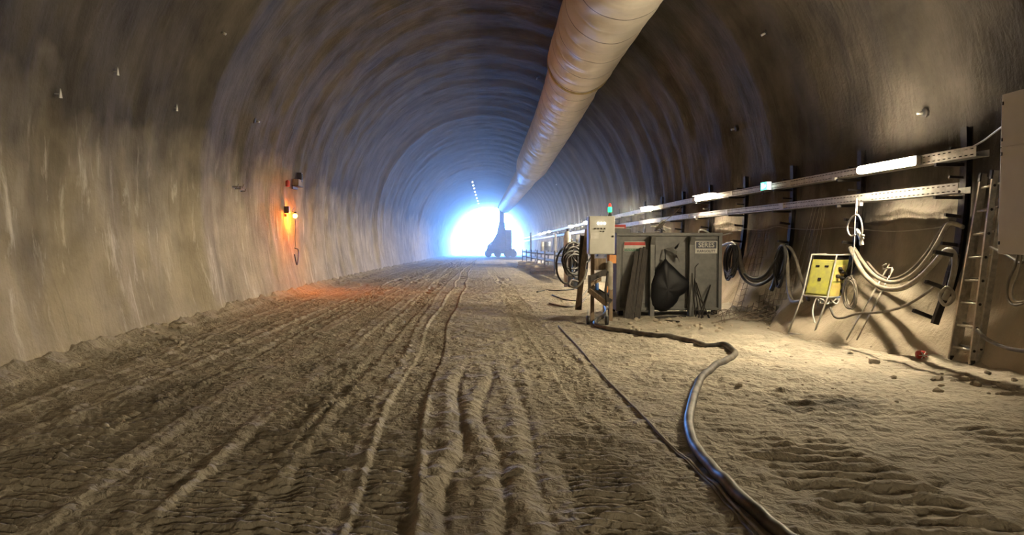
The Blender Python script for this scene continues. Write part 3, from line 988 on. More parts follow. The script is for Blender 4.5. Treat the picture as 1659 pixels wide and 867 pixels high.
# black cable bundle right of the container: one coiled thing
b = MB()
rr = random.Random(3)
for k_ in range(9):
    dx = rr.uniform(-5, 5); w = rr.uniform(5, 12); h = rr.uniform(38, 60); X = 5.45 + .03 * k_
    c0 = (1188 + dx, 398)
    pts = []
    for a in np.linspace(0, 2 * PI, 22)[:-1]:
        pts.append(onx(c0[0] - 6 * (1 - math.cos(a)) * .5 * (h / 60) + w * math.sin(a) * .75, 397 + h * .5 * (1 - math.cos(a)), X))
    b.tube(pts, .02, 7, closed=True)
o = b.build('cable_coil', 'black'); tag(o, 'black cable coil hung on a peg right of the grey container', 'cable')
# dark cable coil on the next post
b = MB()
for k_ in range(5):
    dx = rr.uniform(-3, 3); w = rr.uniform(4, 8); h = rr.uniform(45, 70); X = 5.55 + .03 * k_
    pts = [onx(1268 + dx - 8 * (1 - math.cos(a)) * .5 + w * math.sin(a), 398 + h * .5 * (1 - math.cos(a)), X) for a in np.linspace(0, 2 * PI, 22)[:-1]]
    b.tube(pts, .017, 7, closed=True)
o = b.build('cable_coil', 'black'); tag(o, 'second dark cable coil, hung above the wire mesh left of yellow box', 'cable')
wall_hose('power_cable', 'thin wire strung loosely along the wall under the lower tray', [(1165, 384, 6.15), (1190, 374, 6.15), (1205, 371, 6.15), (1235, 373, 6.15), (1258, 367, 6.15), (1278, 370, 6.15), (1320, 372, 6.12), (1366, 368, 6.1), (1400, 372, 6.1), (1450, 375, 6.1), (1510, 370, 6.1), (1540, 364, 6.1)], .007, 'greyhose', cat='cable')
wall_hose('power_cable', 'white cable curling off the right top corner of container', [(1132, 381, 4.55), (1133, 373, 4.6), (1142, 374, 4.8), (1154, 380, 5.1), (1166, 381, 5.4), (1186, 378, 5.8)], .016, 'white', cat='cable')
wall_hose('power_cable', 'thin diagonal cable rising from the container to the upper tray', [(1072, 362, 5.6), (1090, 348, 5.8), (1106, 332, 5.95)], .008, 'midhose', cat='cable')

# ------------------------------------------------------------------ hanging cord with white plug sockets
X = 5.55
o = MB().tube([onx(1388, 322, 5.86), onx(1386, 345, X), onx(1384, 400, X), onx(1379, 448, X - .1)], .006, 6).build('hanging_cord', 'white'); tag(o, 'thin pale cord hanging down from the lower tray past the plugs', 'cord')
t = thing('plug_coupling', 'white plug couplings on a looped cable hanging from the tray', 'plug', onx(1390, 400, X))
C = lambda px, py: onx(px, py, X)
WP(MB().tube(smooth_path([C(1386, 380), C(1378, 382), C(1373, 372), C(1375, 360), C(1383, 350), C(1390, 349), C(1395, 358), C(1397, 372), C(1396, 380)], 6), .012, 8), 'cable', 'white', t)
d0 = (C(1394, 398) - C(1393, 380))
for (pa, pb_, r0) in ((( 1393, 378), (1396, 388), .036), ((1388, 372), (1392, 380), .03), ((1395, 388), (1396, 397), .03)):
    a_, b_ = C(*pa), C(*pb_)
    mdl = a_.lerp(b_, .5)
    WP(MB().tube([a_, a_.lerp(b_, .3), a_.lerp(b_, .32), b_], [r0 * .7, r0 * .8, r0, r0], 12, smooth=False), 'plug', 'white', t)
WP(MB().tube([C(1396, 381), C(1399, 382)], .02, 8), 'knob', 'white', t)
WP(MB().tube([C(1388, 322), C(1389, 350)], .005, 6), 'suspension_cord', 'white', t)
# coil of thin cable left of the rods
b = MB(); rr = random.Random(9)
for k_ in range(7):
    w = rr.uniform(8, 13); h = rr.uniform(20, 27); cx_, cy_ = 1378 + rr.uniform(-3, 3), 474 + rr.uniform(-3, 3)
    ph = rr.uniform(-.3, .3)
    pts = [onx(cx_ + w * math.cos(a + ph), cy_ + h * math.sin(a), 5.42 + .012 * k_) for a in np.linspace(0, 2 * PI, 26)[:-1]]
    b.tube(pts, .009, 6, closed=True)
b.tube([onx(1379, 446, 5.42), onx(1380, 452, 5.42)], .01, 6)
o = b.build('cable_coil', 'greyhose'); tag(o, 'coil of thin pale cable hanging beside the yellow box', 'cable')

# leaning rods
for (a, c, l) in (((1371, 552), (1441, 428), 'thin steel rod leaning on the wall, lower foot nearest the yellow box'), ((1388, 552), (1447, 436), 'thin steel rod leaning on wall, the right one of the crossed pair')):
    p = ground(a[0], a[1], 0.01); q = onx(c[0], c[1], 5.86)
    q = at(c[0], c[1], p.y + .15)
    o = MB().tube([p, q], .011, 8).build('steel_rod', 'brightwire'); tag(o, l, 'rod', 'rods leaning on the right wall')
p = onx(1430, 431, 5.7); o = MB().tube([onx(1436, 428, 5.72), p, onx(1431, 436, 5.7), onx(1445, 434, 5.72), onx(1440, 446, 5.7)], .012, 6).build('wire_hook', 'brightwire'); tag(o, 'small bent wire hook at the top of the leaning rods', 'hook')

# ------------------------------------------------------------------ yellow box on tube frame
FX = Vector((-.904, -.427, 0)); SX = Vector((.427, -.904, 0))
o0 = at(1322, 500, 11.2); O = Vector((o0.x, o0.y, .02))
t = thing('distribution_box', 'yellow electrical distribution box on a leaning tube stand by right wall', 'electrical box', O)
def Q(s, bk, z):   # s towards the viewer along the face, bk backwards towards the wall, z up
    return O + SX * s - FX * bk + Vector((0, 0, z))
TL = .30
def qb(s, bk, z): return Q(s, bk + (z - .64) * TL, z)
w0, w1, dpt, zb_, zt_ = -.22, .22, .32, .64, 1.22
def panel_box(s0, s1, b0, b1, z0, z1):
    m_ = MB()
    vs = [qb(s, bb, z) for z in (z0, z1) for s, bb in ((s0, b0), (s1, b0), (s1, b1), (s0, b1))]
    m_.add(vs, [(3, 2, 1, 0), (4, 5, 6, 7), (0, 1, 5, 4), (1, 2, 6, 5), (2, 3, 7, 6), (3, 0, 4, 7)])
    return m_
WP(panel_box(w0, w1, 0, dpt, zb_, zt_ - .0), 'body', 'yellow', t, .006)
WP(panel_box(w0 + .03, w1 - .03, -.012, 0, zb_ + .03, zt_ - .04), 'front_door', 'yellow', t, .004)
WP(panel_box(-.03, .03, -.02, -.012, .88, .93), 'latch', 'dark', t, .003)
WP(panel_box(-.12, .0 - .05, -.018, -.012, 1.10, 1.13), 'hinge', 'dark', t); WP(panel_box(.05, .12, -.018, -.012, 1.10, 1.13), 'hinge', 'dark', t)
WP(panel_box(w1, w1 + .012, .03, .25, .88, zt_ - .08), 'socket_panel', 'yellow2', t, .004)
WP(panel_box(w1, w1 + .012, .03, .25, zb_ + .0, .85), 'socket_panel', 'yellow2', t, .004)
for bk, z in ((.11, 1.08), (.17, 1.03), (.09, .96), (.2, .93), (.27, 1.0), (.28, .82), (.28, .72)):
    a_ = qb(w1 + .012, bk, z)
    WP(MB().tube([a_, a_ + SX * .03, a_ + SX * .045 + Vector((0, 0, -.02))], [.03, .03, .022], 10), 'socket', 'dark' if bk < .25 else 'black', t)
WP(panel_box(w0 - .01, w1 + .03, -.03, dpt + .05, zt_ + .07, zt_ + .085), 'canopy', 'white', t, .004)
WP(panel_box(w0, w1 - .01, .02, dpt, zt_, zt_ + .07), 'upper_case', 'black', t)
R = .013
for s in (w0 - .015, w1 + .02):
    f0 = [qb(s, dpt + .04, zt_ + .07), qb(s, dpt - .0, zt_ + .085), qb(s, -.03, zt_ + .08), qb(s, -.03, zt_), qb(s, -.03, zb_), Q(s, -.36, .03)]
    WP(MB().tube(f0, R, 8), 'frame_tube', 'galv', t)
    WP(MB().tube([qb(s, dpt + .04, zt_ + .06), qb(s, dpt + .03, zb_), Q(s, dpt - .02, .02)], R, 8), 'frame_tube', 'dark' if s > 0 else 'galv', t)
    WP(MB().tube([qb(s, -.03, zb_ - .01), qb(s, dpt + .03, zb_ - .01)], R * .9, 8), 'frame_tube', 'galv', t)
for bk, z, f in ((-.03, zb_ - .01, qb), (-.36, .03, Q), (dpt + .03, zb_ - .01, qb)):
    WP(MB().tube([f(w0 - .015, bk, z), f(w1 + .02, bk, z)], R, 8), 'crossbar', 'galv', t)
WP(MB().tube([Q(w1 + .02, -.36, .03), Q(w1 + .05, -.1, .03), Q(w1 + .1, .1, .015), Q(w1 + .3, .2, .01)], R, 8), 'frame_tube', 'galv', t)
WP(MB().tube(smooth_path([Q(.0, .1, .64), Q(-.02, -.0, .56), Q(.02, -.1, .35), Q(.15, -.14, .12), Q(.3, -.1, .02)], 6), .012, 8), 'cable', 'white', t)
b = MB(); rr = random.Random(5)
for k_ in range(6):
    c_ = Q(.1 + rr.uniform(-.05, .1), .12 + rr.uniform(-.1, .1), .56)
    b.tube([c_ + Vector((.08 * math.cos(a) * rr.uniform(.7, 1), .08 * math.sin(a), .04 * math.sin(2 * a + k_))) for a in np.linspace(0, 2 * PI, 14)[:-1]], .013, 6, closed=True)
WP(b, 'cable_tangle', 'white', t)

# ------------------------------------------------------------------ steel container with the SERES plate
YF = 14.3
pL = at(999, 505, YF); pR = at(1168, 505, YF)
W = pR.x - pL.x
t = thing('steel_container', 'large dusty grey steel box container with name plate, beside right wall', 'container', (pL.x, YF, -D(YF)))
z0c = at(1000, 504, YF).z + D(YF); z1c = at(1080, 377, YF).z + D(YF)
Hc = z1c - z0c; DEP = 1.05
pxm = W / 169.0
u = lambda px: (px - 999) * pxm
v = lambda py: z0c + (505 - py) * Hc / 128
LP(MB().box((W / 2, DEP / 2 + .03, z0c + Hc / 2), (W, DEP, Hc)), 'body', 'boxgrey', t, .01)
LP(MB().box((W / 2, .0, v(380)), (W + .02, .08, .06)), 'top_rim', 'boxgrey', t, .008)
LP(MB().box((W / 2, .01, v(502)), (W, .05, .05)), 'bottom_rim', 'boxgrey', t, .008)
LP(MB().box((.02, .01, z0c + Hc / 2), (.07, .06, Hc)), 'corner_post', 'boxgrey', t, .008)
LP(MB().box((W - .03, .01, z0c + Hc / 2), (.07, .06, Hc)), 'corner_post', 'boxgrey', t, .008)
for pxa, ww in ((1054, .09), (1117, .1)):
    m_ = MB()
    m_.box((u(pxa), -.05, (v(383)) / 2), (ww, .14, v(383)))
    m_.prism([(-.03, v(384)), (-.22, v(384)), (-.0, v(412))], ww, lambda a, c, w, pxa=pxa, ww=ww: Vector((u(pxa) - ww / 2 + w, a, c)))
    LP(m_, 'rib', 'boxgrey', t, .006)
LP(MB().box((u(1026), .022, v(445)), (.47, .016, 1.2)), 'left_panel', 'boxgrey', t, .004)
LP(MB().box((u(1085), .022, v(440)), (.62, .016, 1.2)), 'middle_panel', 'boxgrey', t, .004)
# door with dark seam
LP(MB().box((u(1141), .018, v(445)), (.52, .01, 1.42)), 'door_gap', 'black', t)
d_ = LP(MB().box((u(1141) - .005, .004, v(445)), (.485, .022, 1.385)), 'door', 'boxgrey', t, .005)
LP(MB().tube([(u(1124), -.015, v(455)), (u(1124), -.05, v(450)), (u(1124), -.05, v(434)), (u(1126), -.05, v(431)), (u(1130), -.012, v(428))], .01, 8), 'handle', 'dark', d_)
plate = LP(MB().box((u(1142.5), -.010, v(401)), (.46, .006, .25)), 'name_plate', 'signwhite', t)
plate['label'] = 'white name plate reading SERES'
LP(MB().box((u(1142.5), -.015, v(397.5)), (.42, .004, .135)), 'plate_field', 'signblue', plate)
tm = text_mb('SERES', .135)
m_ = MB(); m_.add([Vector((u(1142.5) + q[0] * .98, -.019 + q[2], v(397.5) + q[1])) for q in tm.v], tm.f); LP(m_, 'lettering', 'signwhite', plate)
tm = text_mb('KARGOUTT', .07)
m_ = MB(); m_.add([Vector((u(1142.5) + q[0] * 1.0, -.016 + q[2], v(407.5) + q[1])) for q in tm.v], tm.f); LP(m_, 'lettering', 'signblue', plate)
sg = LP(MB().box((u(1027.5), .008, v(399.5)), (.44, .008, .20)), 'notice_plate', 'signwhite', t); sg['label'] = 'notice plate with red, white and green bands'
LP(MB().box((u(1027.5), .001, v(395)), (.43, .004, .065)), 'red_band', 'red', sg)
LP(MB().box((u(1027.5), .001, v(405)), (.43, .004, .05)), 'green_band', 'green', sg)
tm = text_mb('HHEHH HIIHEH', .05)
for z_ in (0,):
    m_ = MB()
    for i in range(16):
        m_.box((u(1009.5) + i * .027, -.002, v(402.3) + .004 * (i % 3)), (.012 + .006 * (i % 2), .003, .012))
        m_.box((u(1009.5) + i * .027, -.003, v(405) + .004 * (i % 2)), (.010 + .008 * (i % 2), .003, .018))
    LP(m_, 'print', 'signwhite', sg)
LP(MB().box((u(1005), .5, v(374)), (.5, .5, .1)), 'roof_box', 'boxgrey', t, .01)
for sx in (.1, W - .1):
    for sy in (.12, DEP - .1):
        LP(MB().box((sx, sy, z0c / 2), (.1, .1, z0c)), 'skid', 'dark', t)
# red sign standing on its roof
p = at(1003, 370, 15.2)
t2 = thing('warning_board', 'small red and white board standing on the container roof', 'sign', at(1003, 374, 14.6))
WP(MB().box(at(1003, 369, 14.6), (.28, .02, .13)), 'board', 'red', t2, .004)
WP(MB().box(at(1003, 369, 14.585), (.22, .006, .02)), 'stripe', 'signwhite', t2)
WP(MB().box(at(1003, 374, 14.61), (.05, .06, .05)), 'foot', 'dark', t2)

# tap and fittings lying on top of the container
p = at(1072, 366, 15.0)
t2 = thing('drill_tool', 'grey hand tool with white handles lying on the container roof', 'tool', at(1072, 375, 14.9))
A_ = lambda a, c: at(a, c, 14.9)
WP(MB().tube([A_(1062, 372), A_(1070, 366), A_(1076, 360)], [.03, .045, .035], 10), 'body', 'midhose', t2)
WP(MB().tube([A_(1054, 367), A_(1063, 367)], .012, 8), 'handle', 'white', t2)
WP(MB().tube([A_(1068, 362), A_(1074, 357), A_(1080, 356)], .014, 8), 'handle', 'white', t2)
WP(MB().tube([A_(1074, 366), A_(1082, 370), A_(1087, 371)], .014, 8), 'handle', 'white', t2)
WP(MB().tube([A_(1066, 368), A_(1078, 375)], .012, 8), 'shaft', 'dark', t2)

# leaning boards against the container
G = 'boards leaning on the grey container'
for i, (a, c, w, th, mm, l) in enumerate((
        ((1017, 511), (1035, 408), .17, .03, 'darkwood', 'widest dark board leaning on the container, leftmost of the row'),  # plank widened to fill the shaded wedge at the row's left
        ((1023, 512), (1039, 402), .06, .05, 'darkwood', 'dark square batten leaning on the container, second from left'),
        ((1029, 512), (1044, 400), .05, .04, 'darkwood', 'brown batten leaning on the container, third from the left'),
        ((1034, 512), (1047, 404), .08, .03, 'darkwood', 'dark board leaning on the container beside the left rib'))):
    p = at(a[0], a[1], YF - .42 + .02 * i); p.z = fz(p.x, p.y)
    q = at(c[0], c[1], YF - .06)
    o = MB().beam(p, q, w, th, (0, 1, 0)).build('leaning_board', mm, None, .004); tag(o, l, 'board', G)
# rods leaning
G = 'rods leaning on the right of the container'
rl = ['leftmost, longest thin rod leaning on the container beside the right rib', 'second thin rod leaning beside the right rib of the container', 'third thin rod from the left leaning on the container door',
      'short thin rod crossing the others low on the container door', 'thin rod leaning to the right over the container door', 'thin rod with its foot furthest right, on container door', 'flat dark bar tilted right across the container door foot']
for i, (a, c, r) in enumerate((((1127, 513), (1120, 425), .012), ((1133, 514), (1123, 445), .011), ((1139, 514), (1125, 452), .012), ((1148, 512), (1128, 458), .011), ((1131, 514), (1149, 466), .014), ((1150, 511), (1126, 470), .01), ((1136, 512), (1151, 462), .016))):
    p = at(a[0], a[1], YF - .35 - .02 * i); p.z = fz(p.x, p.y) + .005; q = at(c[0], c[1], YF - .05 - .01 * i)
    o = MB().tube([p, p.lerp(q, .5) + Vector((.01 * (i % 3 - 1), 0, 0)), q], r, 6).build('steel_rod', 'dark'); tag(o, rl[i], 'rod', G)

# black plastic sack hung on the container
def hung_sheet(name, outline, ctr, Yb, bul_, m, seed, rings_=7):
    rr = random.Random(seed)
    n = len(outline); vs = []; fs = []
    for k_ in range(rings_ + 1):
        f = k_ / rings_
        for i, (a, c) in enumerate(outline):
            px = ctr[0] + (a - ctr[0]) * f; py = ctr[1] + (c - ctr[1]) * f
            bb = bul_ * math.sqrt(max(0, 1 - f ** 2.2)) + .02 * math.sin(i * 1.9 + k_ * .4) * (f * (1.3 - f))
            vs.append(at(px, py, Yb - bb))
    for k_ in range(rings_):
        for i in range(n):
            j = (i + 1) % n
            fs.append((k_ * n + i, k_ * n + j, (k_ + 1) * n + j, (k_ + 1) * n + i))
    o_ = len(vs)
    # back layer
    for (a, c) in outline: vs.append(at(a, c, Yb + .012))
    for i in range(n):
        j = (i + 1) % n
        fs.append((rings_ * n + i, rings_ * n + j, o_ + j, o_ + i))
    fs.append(tuple(o_ + i for i in range(n)))
    return MB().add(vs, fs, True)


ol = [(1078, 418), (1083, 425), (1092, 433), (1103, 444), (1112, 451), (1119, 457), (1115, 466), (1110, 475), (1101, 480), (1097, 489), (1090, 497), (1080, 504), (1070, 505), (1062, 502), (1055, 496), (1052, 480), (1054, 460), (1058, 446), (1064, 436), (1070, 430), (1074, 424)]
t2 = thing('plastic_sack', 'black plastic sack hanging on the front of the grey container', 'bag', at(1080, 500, YF - .15))
WP(hung_sheet('x', ol, (1082, 470), YF - .10, .09, 'bag', 1), 'sack', 'bag', t2)
WP(MB().tube([at(1078, 420, YF - .14), at(1078, 412, YF - .12), at(1077, 404, YF - .06)], .012, 6), 'tie', 'black', t2)
# torn flap above it
t2 = thing('torn_sheet', 'torn grey sheet flap stuck out above the black sack', 'sheet', at(1090, 410, YF - .1))
b = MB()
def flap(pts, Ya, th=.008):
    P_ = [at(a, c, y) for a, c, y in pts]; n = len(P_)
    vs = P_ + [p + Vector((0, th, 0)) for p in P_]
    b.add(vs, [tuple(range(n)), tuple(range(2 * n - 1, n - 1, -1))] + [(i, i + n, (i + 1) % n + n, (i + 1) % n) for i in range(n)])
flap([(1076, 403, YF - .05), (1088, 401, YF - .14), (1097, 408, YF - .2), (1110, 410, YF - .05), (1102, 416, YF - .16), (1101, 426, YF - .12), (1097, 414, YF - .2), (1086, 406, YF - .12)], 0)
WP(b, 'flap', 'boxgrey', t2)
b = MB(); flap([(1092, 402, YF - .08), (1101, 393, YF - .18), (1098, 401, YF - .16), (1095, 404, YF - .08)], 0)
flap([(1084, 404, YF - .07), (1097, 407, YF - .1), (1101, 425, YF - .09), (1094, 412, YF - .06)], 0)
WP(b, 'dark_flap', 'black', t2)

# ------------------------------------------------------------------ control panel on timber posts
YP = 13.2
t = thing('control_panel', 'pale control panel box with white buttons on timber posts by container', 'control panel', (at(975, 470, YP).x, YP, -D(YP)))
a_ = at(954, 350, YP); c_ = at(996, 412, YP)
ctr = (a_ + c_) / 2; w_ = c_.x - a_.x; h_ = a_.z - c_.z
WP(MB().box(ctr + Vector((0, .12, 0)), (w_, .24, h_)), 'case', 'panel', t, .01)
WP(MB().box(ctr + Vector((0, -.006, 0)), (w_ - .03, .012, h_ - .03)), 'door', 'panel', t, .004)
for i in range(3):
    p = at(969 + 5.2 * i, 362, YP - .02); WP(MB().lathe(p, [(.022, -.012), (.022, .004), (.015, .012)], 12, 'y'), 'indicator_lamp', 'indicator', t)
for i in range(4):
    p = at(964 + 5.2 * i, 370.5, YP - .02); WP(MB().lathe(p, [(.014, -.014), (.014, .006)], 10, 'y'), 'knob', 'dark', t)
for i in range(2):
    p = at(973.5 + 4.5 * i, 375, YP - .02); WP(MB().lathe(p, [(.011, -.014), (.011, .006)], 10, 'y'), 'knob', 'dark', t)
WP(MB().box(at(963.5, 382, YP - .02), (.15, .003, .11)), 'paper_label', 'white', t)
WP(MB().box(at(993, 383, YP - .02), (.025, .02, .035)), 'lock', 'dark', t)
for px in (960, 990):
    p = at(px, 400, YP + .28)
    gz = fz(p.x, p.y)
    WP(MB().beam((p.x, p.y, gz - .02), (p.x, p.y, ctr.z + .3), .07, .05, (0, 1, 0)), 'timber_post', 'wood', t, .004)
WP(MB().beam(at(956, 395, YP + .245) , at(995, 395, YP + .245), .02, .1, (0, 0, 1)), 'crosspiece', 'wood', t)
# signal light on top
tp = at(988, 350, YP + .1)
t2 = thing('signal_light', 'small green and red signal light standing on the control panel', 'signal light', tp)
WP(MB().lathe(tp, [(.035, 0), (.035, .03), (.015, .035), (.015, .07)], 12), 'base', 'dark', t2)
WP(MB().lathe(tp + Vector((0, 0, .07)), [(.03, 0), (.038, .01), (.038, .09), (.03, .1)], 12), 'green_lens', 'greenlit', t2)
WP(MB().lathe(tp + Vector((0, 0, .17)), [(.028, 0), (.03, .01), (.026, .05), (.01, .07)], 12), 'red_lens', 'redlit', t2)

# ------------------------------------------------------------------ trolley with odds and ends, left of the container
YT = 13.1
g0 = at(970, 500, YT)
t = thing('site_trolley', 'low trolley frame piled with odds and ends left of container', 'trolley', (g0.x, YT, fz(g0.x, YT)))
T_ = lambda a, c, y=YT: at(a, c, y)
WP(MB().beam(T_(954, 470), T_(984, 494, YT - .2), .05, .09), 'rail', 'wood', t, .005)
WP(MB().beam(T_(958, 464, YT + .6), T_(992, 486, YT + .5), .05, .09), 'rail', 'darkwood', t, .005)
b = MB(); P4 = [T_(955, 471), T_(984, 494, YT - .2), T_(993, 484, YT + .45), T_(962, 465, YT + .5)]
b.add(P4 + [p - Vector((0, 0, .03)) for p in P4], [(0, 1, 2, 3), (7, 6, 5, 4), (0, 4, 5, 1), (1, 5, 6, 2), (2, 6, 7, 3), (3, 7, 4, 0)])
WP(b, 'deck', 'darkwood', t)
WP(MB().beam(T_(955, 474), T_(955, 446), .05, .05, (0, 1, 0)), 'upright', 'dark', t)
WP(MB().tube([T_(983, 494, YT - .2), T_(981, 470, YT - .2), T_(985, 440, YT - .1)], .022, 8), 'upright', 'darkwood', t)
WP(MB().beam(T_(955, 452), T_(992, 436, YT + .2), .05, .10), 'brace', 'darkwood', t)
WP(MB().beam(T_(955, 462), T_(990, 444, YT + .2), .04, .05), 'brace', 'wood', t)
for a, c, y in ((953, 493, YT), (983, 503, YT - .1), (990, 500, YT + .5)):
    p = at(a, c, y); p.z = fz(p.x, p.y) + .085
    w_o = WP(MB().lathe(p, [(.05, -.03), (.085, -.025), (.085, .025), (.05, .03)], 16, 'x'), 'wheel', 'black', t)
    q = Vector((p.x, p.y, 0)); 
    WP(MB().tube([p, p + Vector((0, 0, .2))], .016, 6), 'castor_stem', 'galv', t)
def small(name, mb, m, l, cat, bev=0.0, group=None):
    o = mb.build(name, m, None, bev); tag(o, l, cat, group); return o
small('water_bottle', MB().lathe(T_(967, 470, YT + .1), [(.035, 0), (.037, .02), (.037, .12), (.014, .17), (.014, .2)], 12), 'bluep', 'blue plastic bottle standing on the trolley under the control panel', 'bottle')
small('carton', MB().box(T_(979, 452, YT + .15), (.16, .12, .10), (0, 0, .2)), 'white', 'white carton on the trolley under the control panel', 'box', .004)
small('carton', MB().box(T_(991, 420, YT + .35), (.14, .12, .16), (0, 0, .2)), 'orange', 'small orange carton tucked behind the panel corner by the container', 'box', .004)
small('canister', MB().lathe(T_(987, 470, YT + .15), [(.05, 0), (.07, .02), (.07, .5), (.05, .53), (.02, .55)], 14), 'greyhose', 'tall grey canister standing between the trolley and container', 'canister')
small('carton', MB().box(T_(972, 428, YT + .32), (.22, .16, .22), (0, 0, -.1)), 'wood', 'brown wooden carton just under the pale control panel', 'box', .004)
small('orange_can', MB().lathe(T_(983, 474, YT - .05), [(.02, 0), (.025, .01), (.025, .1), (.015, .12)], 10), 'orange', 'small orange can on the near edge of the trolley', 'can')

# dark tangle of hoses and tools farther left
rr = random.Random(12)
b = MB()
for k_ in range(10):
    cx_, cy_ = rr.uniform(918, 945), rr.uniform(410, 438); w = rr.uniform(8, 18); h = rr.uniform(14, 30); Y = rr.uniform(16.2, 17.2)
    pts = []
    for a in np.linspace(0, 2 * PI, 24)[:-1]:
        p = at(cx_ + w * math.cos(a), cy_ + h * math.sin(a), Y + .3 * math.cos(a)); p.z = max(p.z, fz(p.x, p.y) + .03); pts.append(p)
    b.tube(pts, .025, 7, closed=True)
o = b.build('hose_tangle', 'black'); tag(o, 'dark heap of tangled hoses left of the control panel', 'hose')
G = 'hose ends trailing from the dark heap'
for i, (pts, m_, l) in enumerate((
        ([(952, 352), (948, 380), (943, 410), (936, 440)], 'wood', 'upright brown plank leaning left of the control panel'),
        ([(944, 362), (940, 400), (938, 450)], 'darkwood', 'dark plank leaning beside the brown plank at the control panel'))):
    p = at(pts[-1][0], pts[-1][1], 15.6); p.z = fz(p.x, p.y); q = at(pts[0][0], pts[0][1] + 20, 16.1)
    o = MB().beam(p, q, .12, .03, (0, 1, 0)).build('plank', m_, None, .004); tag(o, l, 'plank')
for i, (pts, m_, l) in enumerate((
        ([(950, 448), (940, 470), (925, 480), (915, 470), (922, 455), (935, 452)], 'greyhose', 'pale hose curl on the ground left of the trolley'),
        ([(955, 466), (938, 486), (915, 488), (895, 480)], 'black', 'black cable trailing left from the trolley across the floor'),
        ([(958, 474), (940, 492), (918, 498), (890, 494)], 'dusty', 'dusty cable trailing left below the black one'),
        ([(930, 470), (905, 474), (885, 470), (870, 474)], 'black', 'black cable lying furthest left of the dark heap'))):
    P_ = [ground(a, c, .02) for a, c in pts]
    if i == 0:
        P_ = [at(950, 436, 15), at(944, 455, 15), at(932, 466, 15), at(923, 462, 15.2), at(926, 454, 15.4), at(936, 456, 15.6)]
        for q in P_: q.z = max(q.z, fz(q.x, q.y) + .02)
    o = MB().tube(smooth_path(P_, 8), .02, 8).build('hose', m_); tag(o, l, 'hose')
t = thing('gas_cylinder', 'slim white gas cylinder standing left of the control panel', 'gas cylinder', (at(919, 410, 24).x, 24, fz(at(919, 410, 24).x, 24)))
zc_ = at(919, 371, 24).z - t.location.z
LP(MB().lathe((0, 0, 0), [(.1, 0), (.12, .03), (.12, zc_ - .25), (.09, zc_ - .12), (.04, zc_ - .08)], 16), 'body', 'white', t)
LP(MB().lathe((0, 0, zc_ - .08), [(.03, 0), (.03, .06), (.045, .065), (.045, .09)], 10), 'valve', 'dark', t)
for i, (px, m_, yy_, l) in enumerate(((926, 'dark', 23.6, 'dark gas cylinder standing right of the slim white one'), (935, 'machine', 22.8, 'blue grey gas cylinder beside the upright planks'))):
    xx = at(px, 400, yy_).x
    t = thing('gas_cylinder', l, 'gas cylinder', (xx, yy_, fz(xx, yy_)))
    LP(MB().lathe((0, 0, 0), [(.1, 0), (.12, .03), (.12, 1.35), (.09, 1.48), (.04, 1.52)], 16), 'body', m_, t)
    LP(MB().lathe((0, 0, 1.52), [(.03, 0), (.03, .06), (.045, .065), (.045, .09)], 10), 'valve', 'galv', t)

# ------------------------------------------------------------------ pipe rack and pallets far down on the right
t = thing('pipe_rack', 'long low rack of pipes along the right side far down tunnel', 'pipe rack', (4.05, 28, -D(28)))
def rk(x, y, z): return Vector((x + float(shift(y)) * .4, y, z - D(y)))
for q, (x, z) in enumerate(((3.85, .98), (4.05, 1.0), (4.25, .98), (4.1, .62), (3.9, .6))):
    b = MB().tube([rk(x, y, z) for y in np.arange(28, 60.1, 4)], .055, 8); WP(b, 'pipe', 'machine' if q % 2 else 'galv', t)
for y in np.arange(28.5, 60, 5):
    for x in (3.72, 4.4):
        WP(MB().beam(rk(x, y, .0), rk(x, y, 1.15), .07, .07, (0, 1, 0)), 'leg', 'dark', t)
    for z in (.54, .9):
        WP(MB().beam(rk(3.7, y, z), rk(4.42, y, z), .06, .06), 'bearer', 'dark', t)
proto = None
for i, (x, y) in enumerate(((3.3, 34.5), (3.35, 39.5), (3.3, 45))):
    l = ['pallet of pale sacks nearest, in front of the pipe rack', 'middle pallet of pale sacks in front of the pipe rack', 'farthest pallet of pale sacks in front of pipe rack'][i]
    if proto is None:
        t = thing('sack_pallet', l, 'pallet', (x, y, fz(x, y)), (0, 0, .1), 'pallets along the pipe rack')
        b = MB()
        for k_ in range(5): b.box((-.5 + k_ * .25, 0, .13), (.12, 1.0, .02))
        for k_ in (-.45, 0, .45): b.box((0, k_, .06), (1.15, .09, .12))
        LP(b, 'pallet_base', 'wood', t)
        for s_ in range(2):
            for k_ in range(4):
                xx, yy_ = -.28 + .56 * (k_ % 2), -.25 + .5 * (k_ // 2)
                bb = MB()
                n = 10; vs = []
                prof = [(.0, .0), (.24, .005), (.29, .05), (.29, .09), (.24, .135), (0, .14)]
                m_ = MB()
                for j, (r_, z_) in enumerate(prof[1:-1]):
                    for a in range(16):
                        an = 2 * PI * a / 16
                        ca, sa = math.cos(an), math.sin(an)
                        e = .5
                        vs.append((xx + math.copysign(abs(ca) ** e, ca) * r_ * .95, yy_ + math.copysign(abs(sa) ** e, sa) * r_ * .8, .145 + .14 * s_ + z_))
                fs = [(j * 16 + a, j * 16 + (a + 1) % 16, (j + 1) * 16 + (a + 1) % 16, (j + 1) * 16 + a) for j in range(3) for a in range(16)]
                fs += [tuple(range(16)), tuple(48 + a for a in range(16))]
                m_.add(vs, fs, True); LP(m_, 'sack', 'sack', t)
        proto = t
    else:
        dup(proto, (x, y, fz(x, y)), (0, 0, -.12 * i), l)
for i, (px, py0, py1, Y, l) in enumerate(((860, 377, 402, 55, 'bright thin pole standing by the trays near the far mouth'), (900, 379, 400, 42, 'thin pale pole at the pipe rack, nearer of the two'))):
    p = at(px, py0, Y); x = p.x
    o = MB().tube([(x, Y, fz(x, Y) - .02), (x, Y, p.z)], .06, 8).build('marker_pole', 'white'); tag(o, l, 'pole')
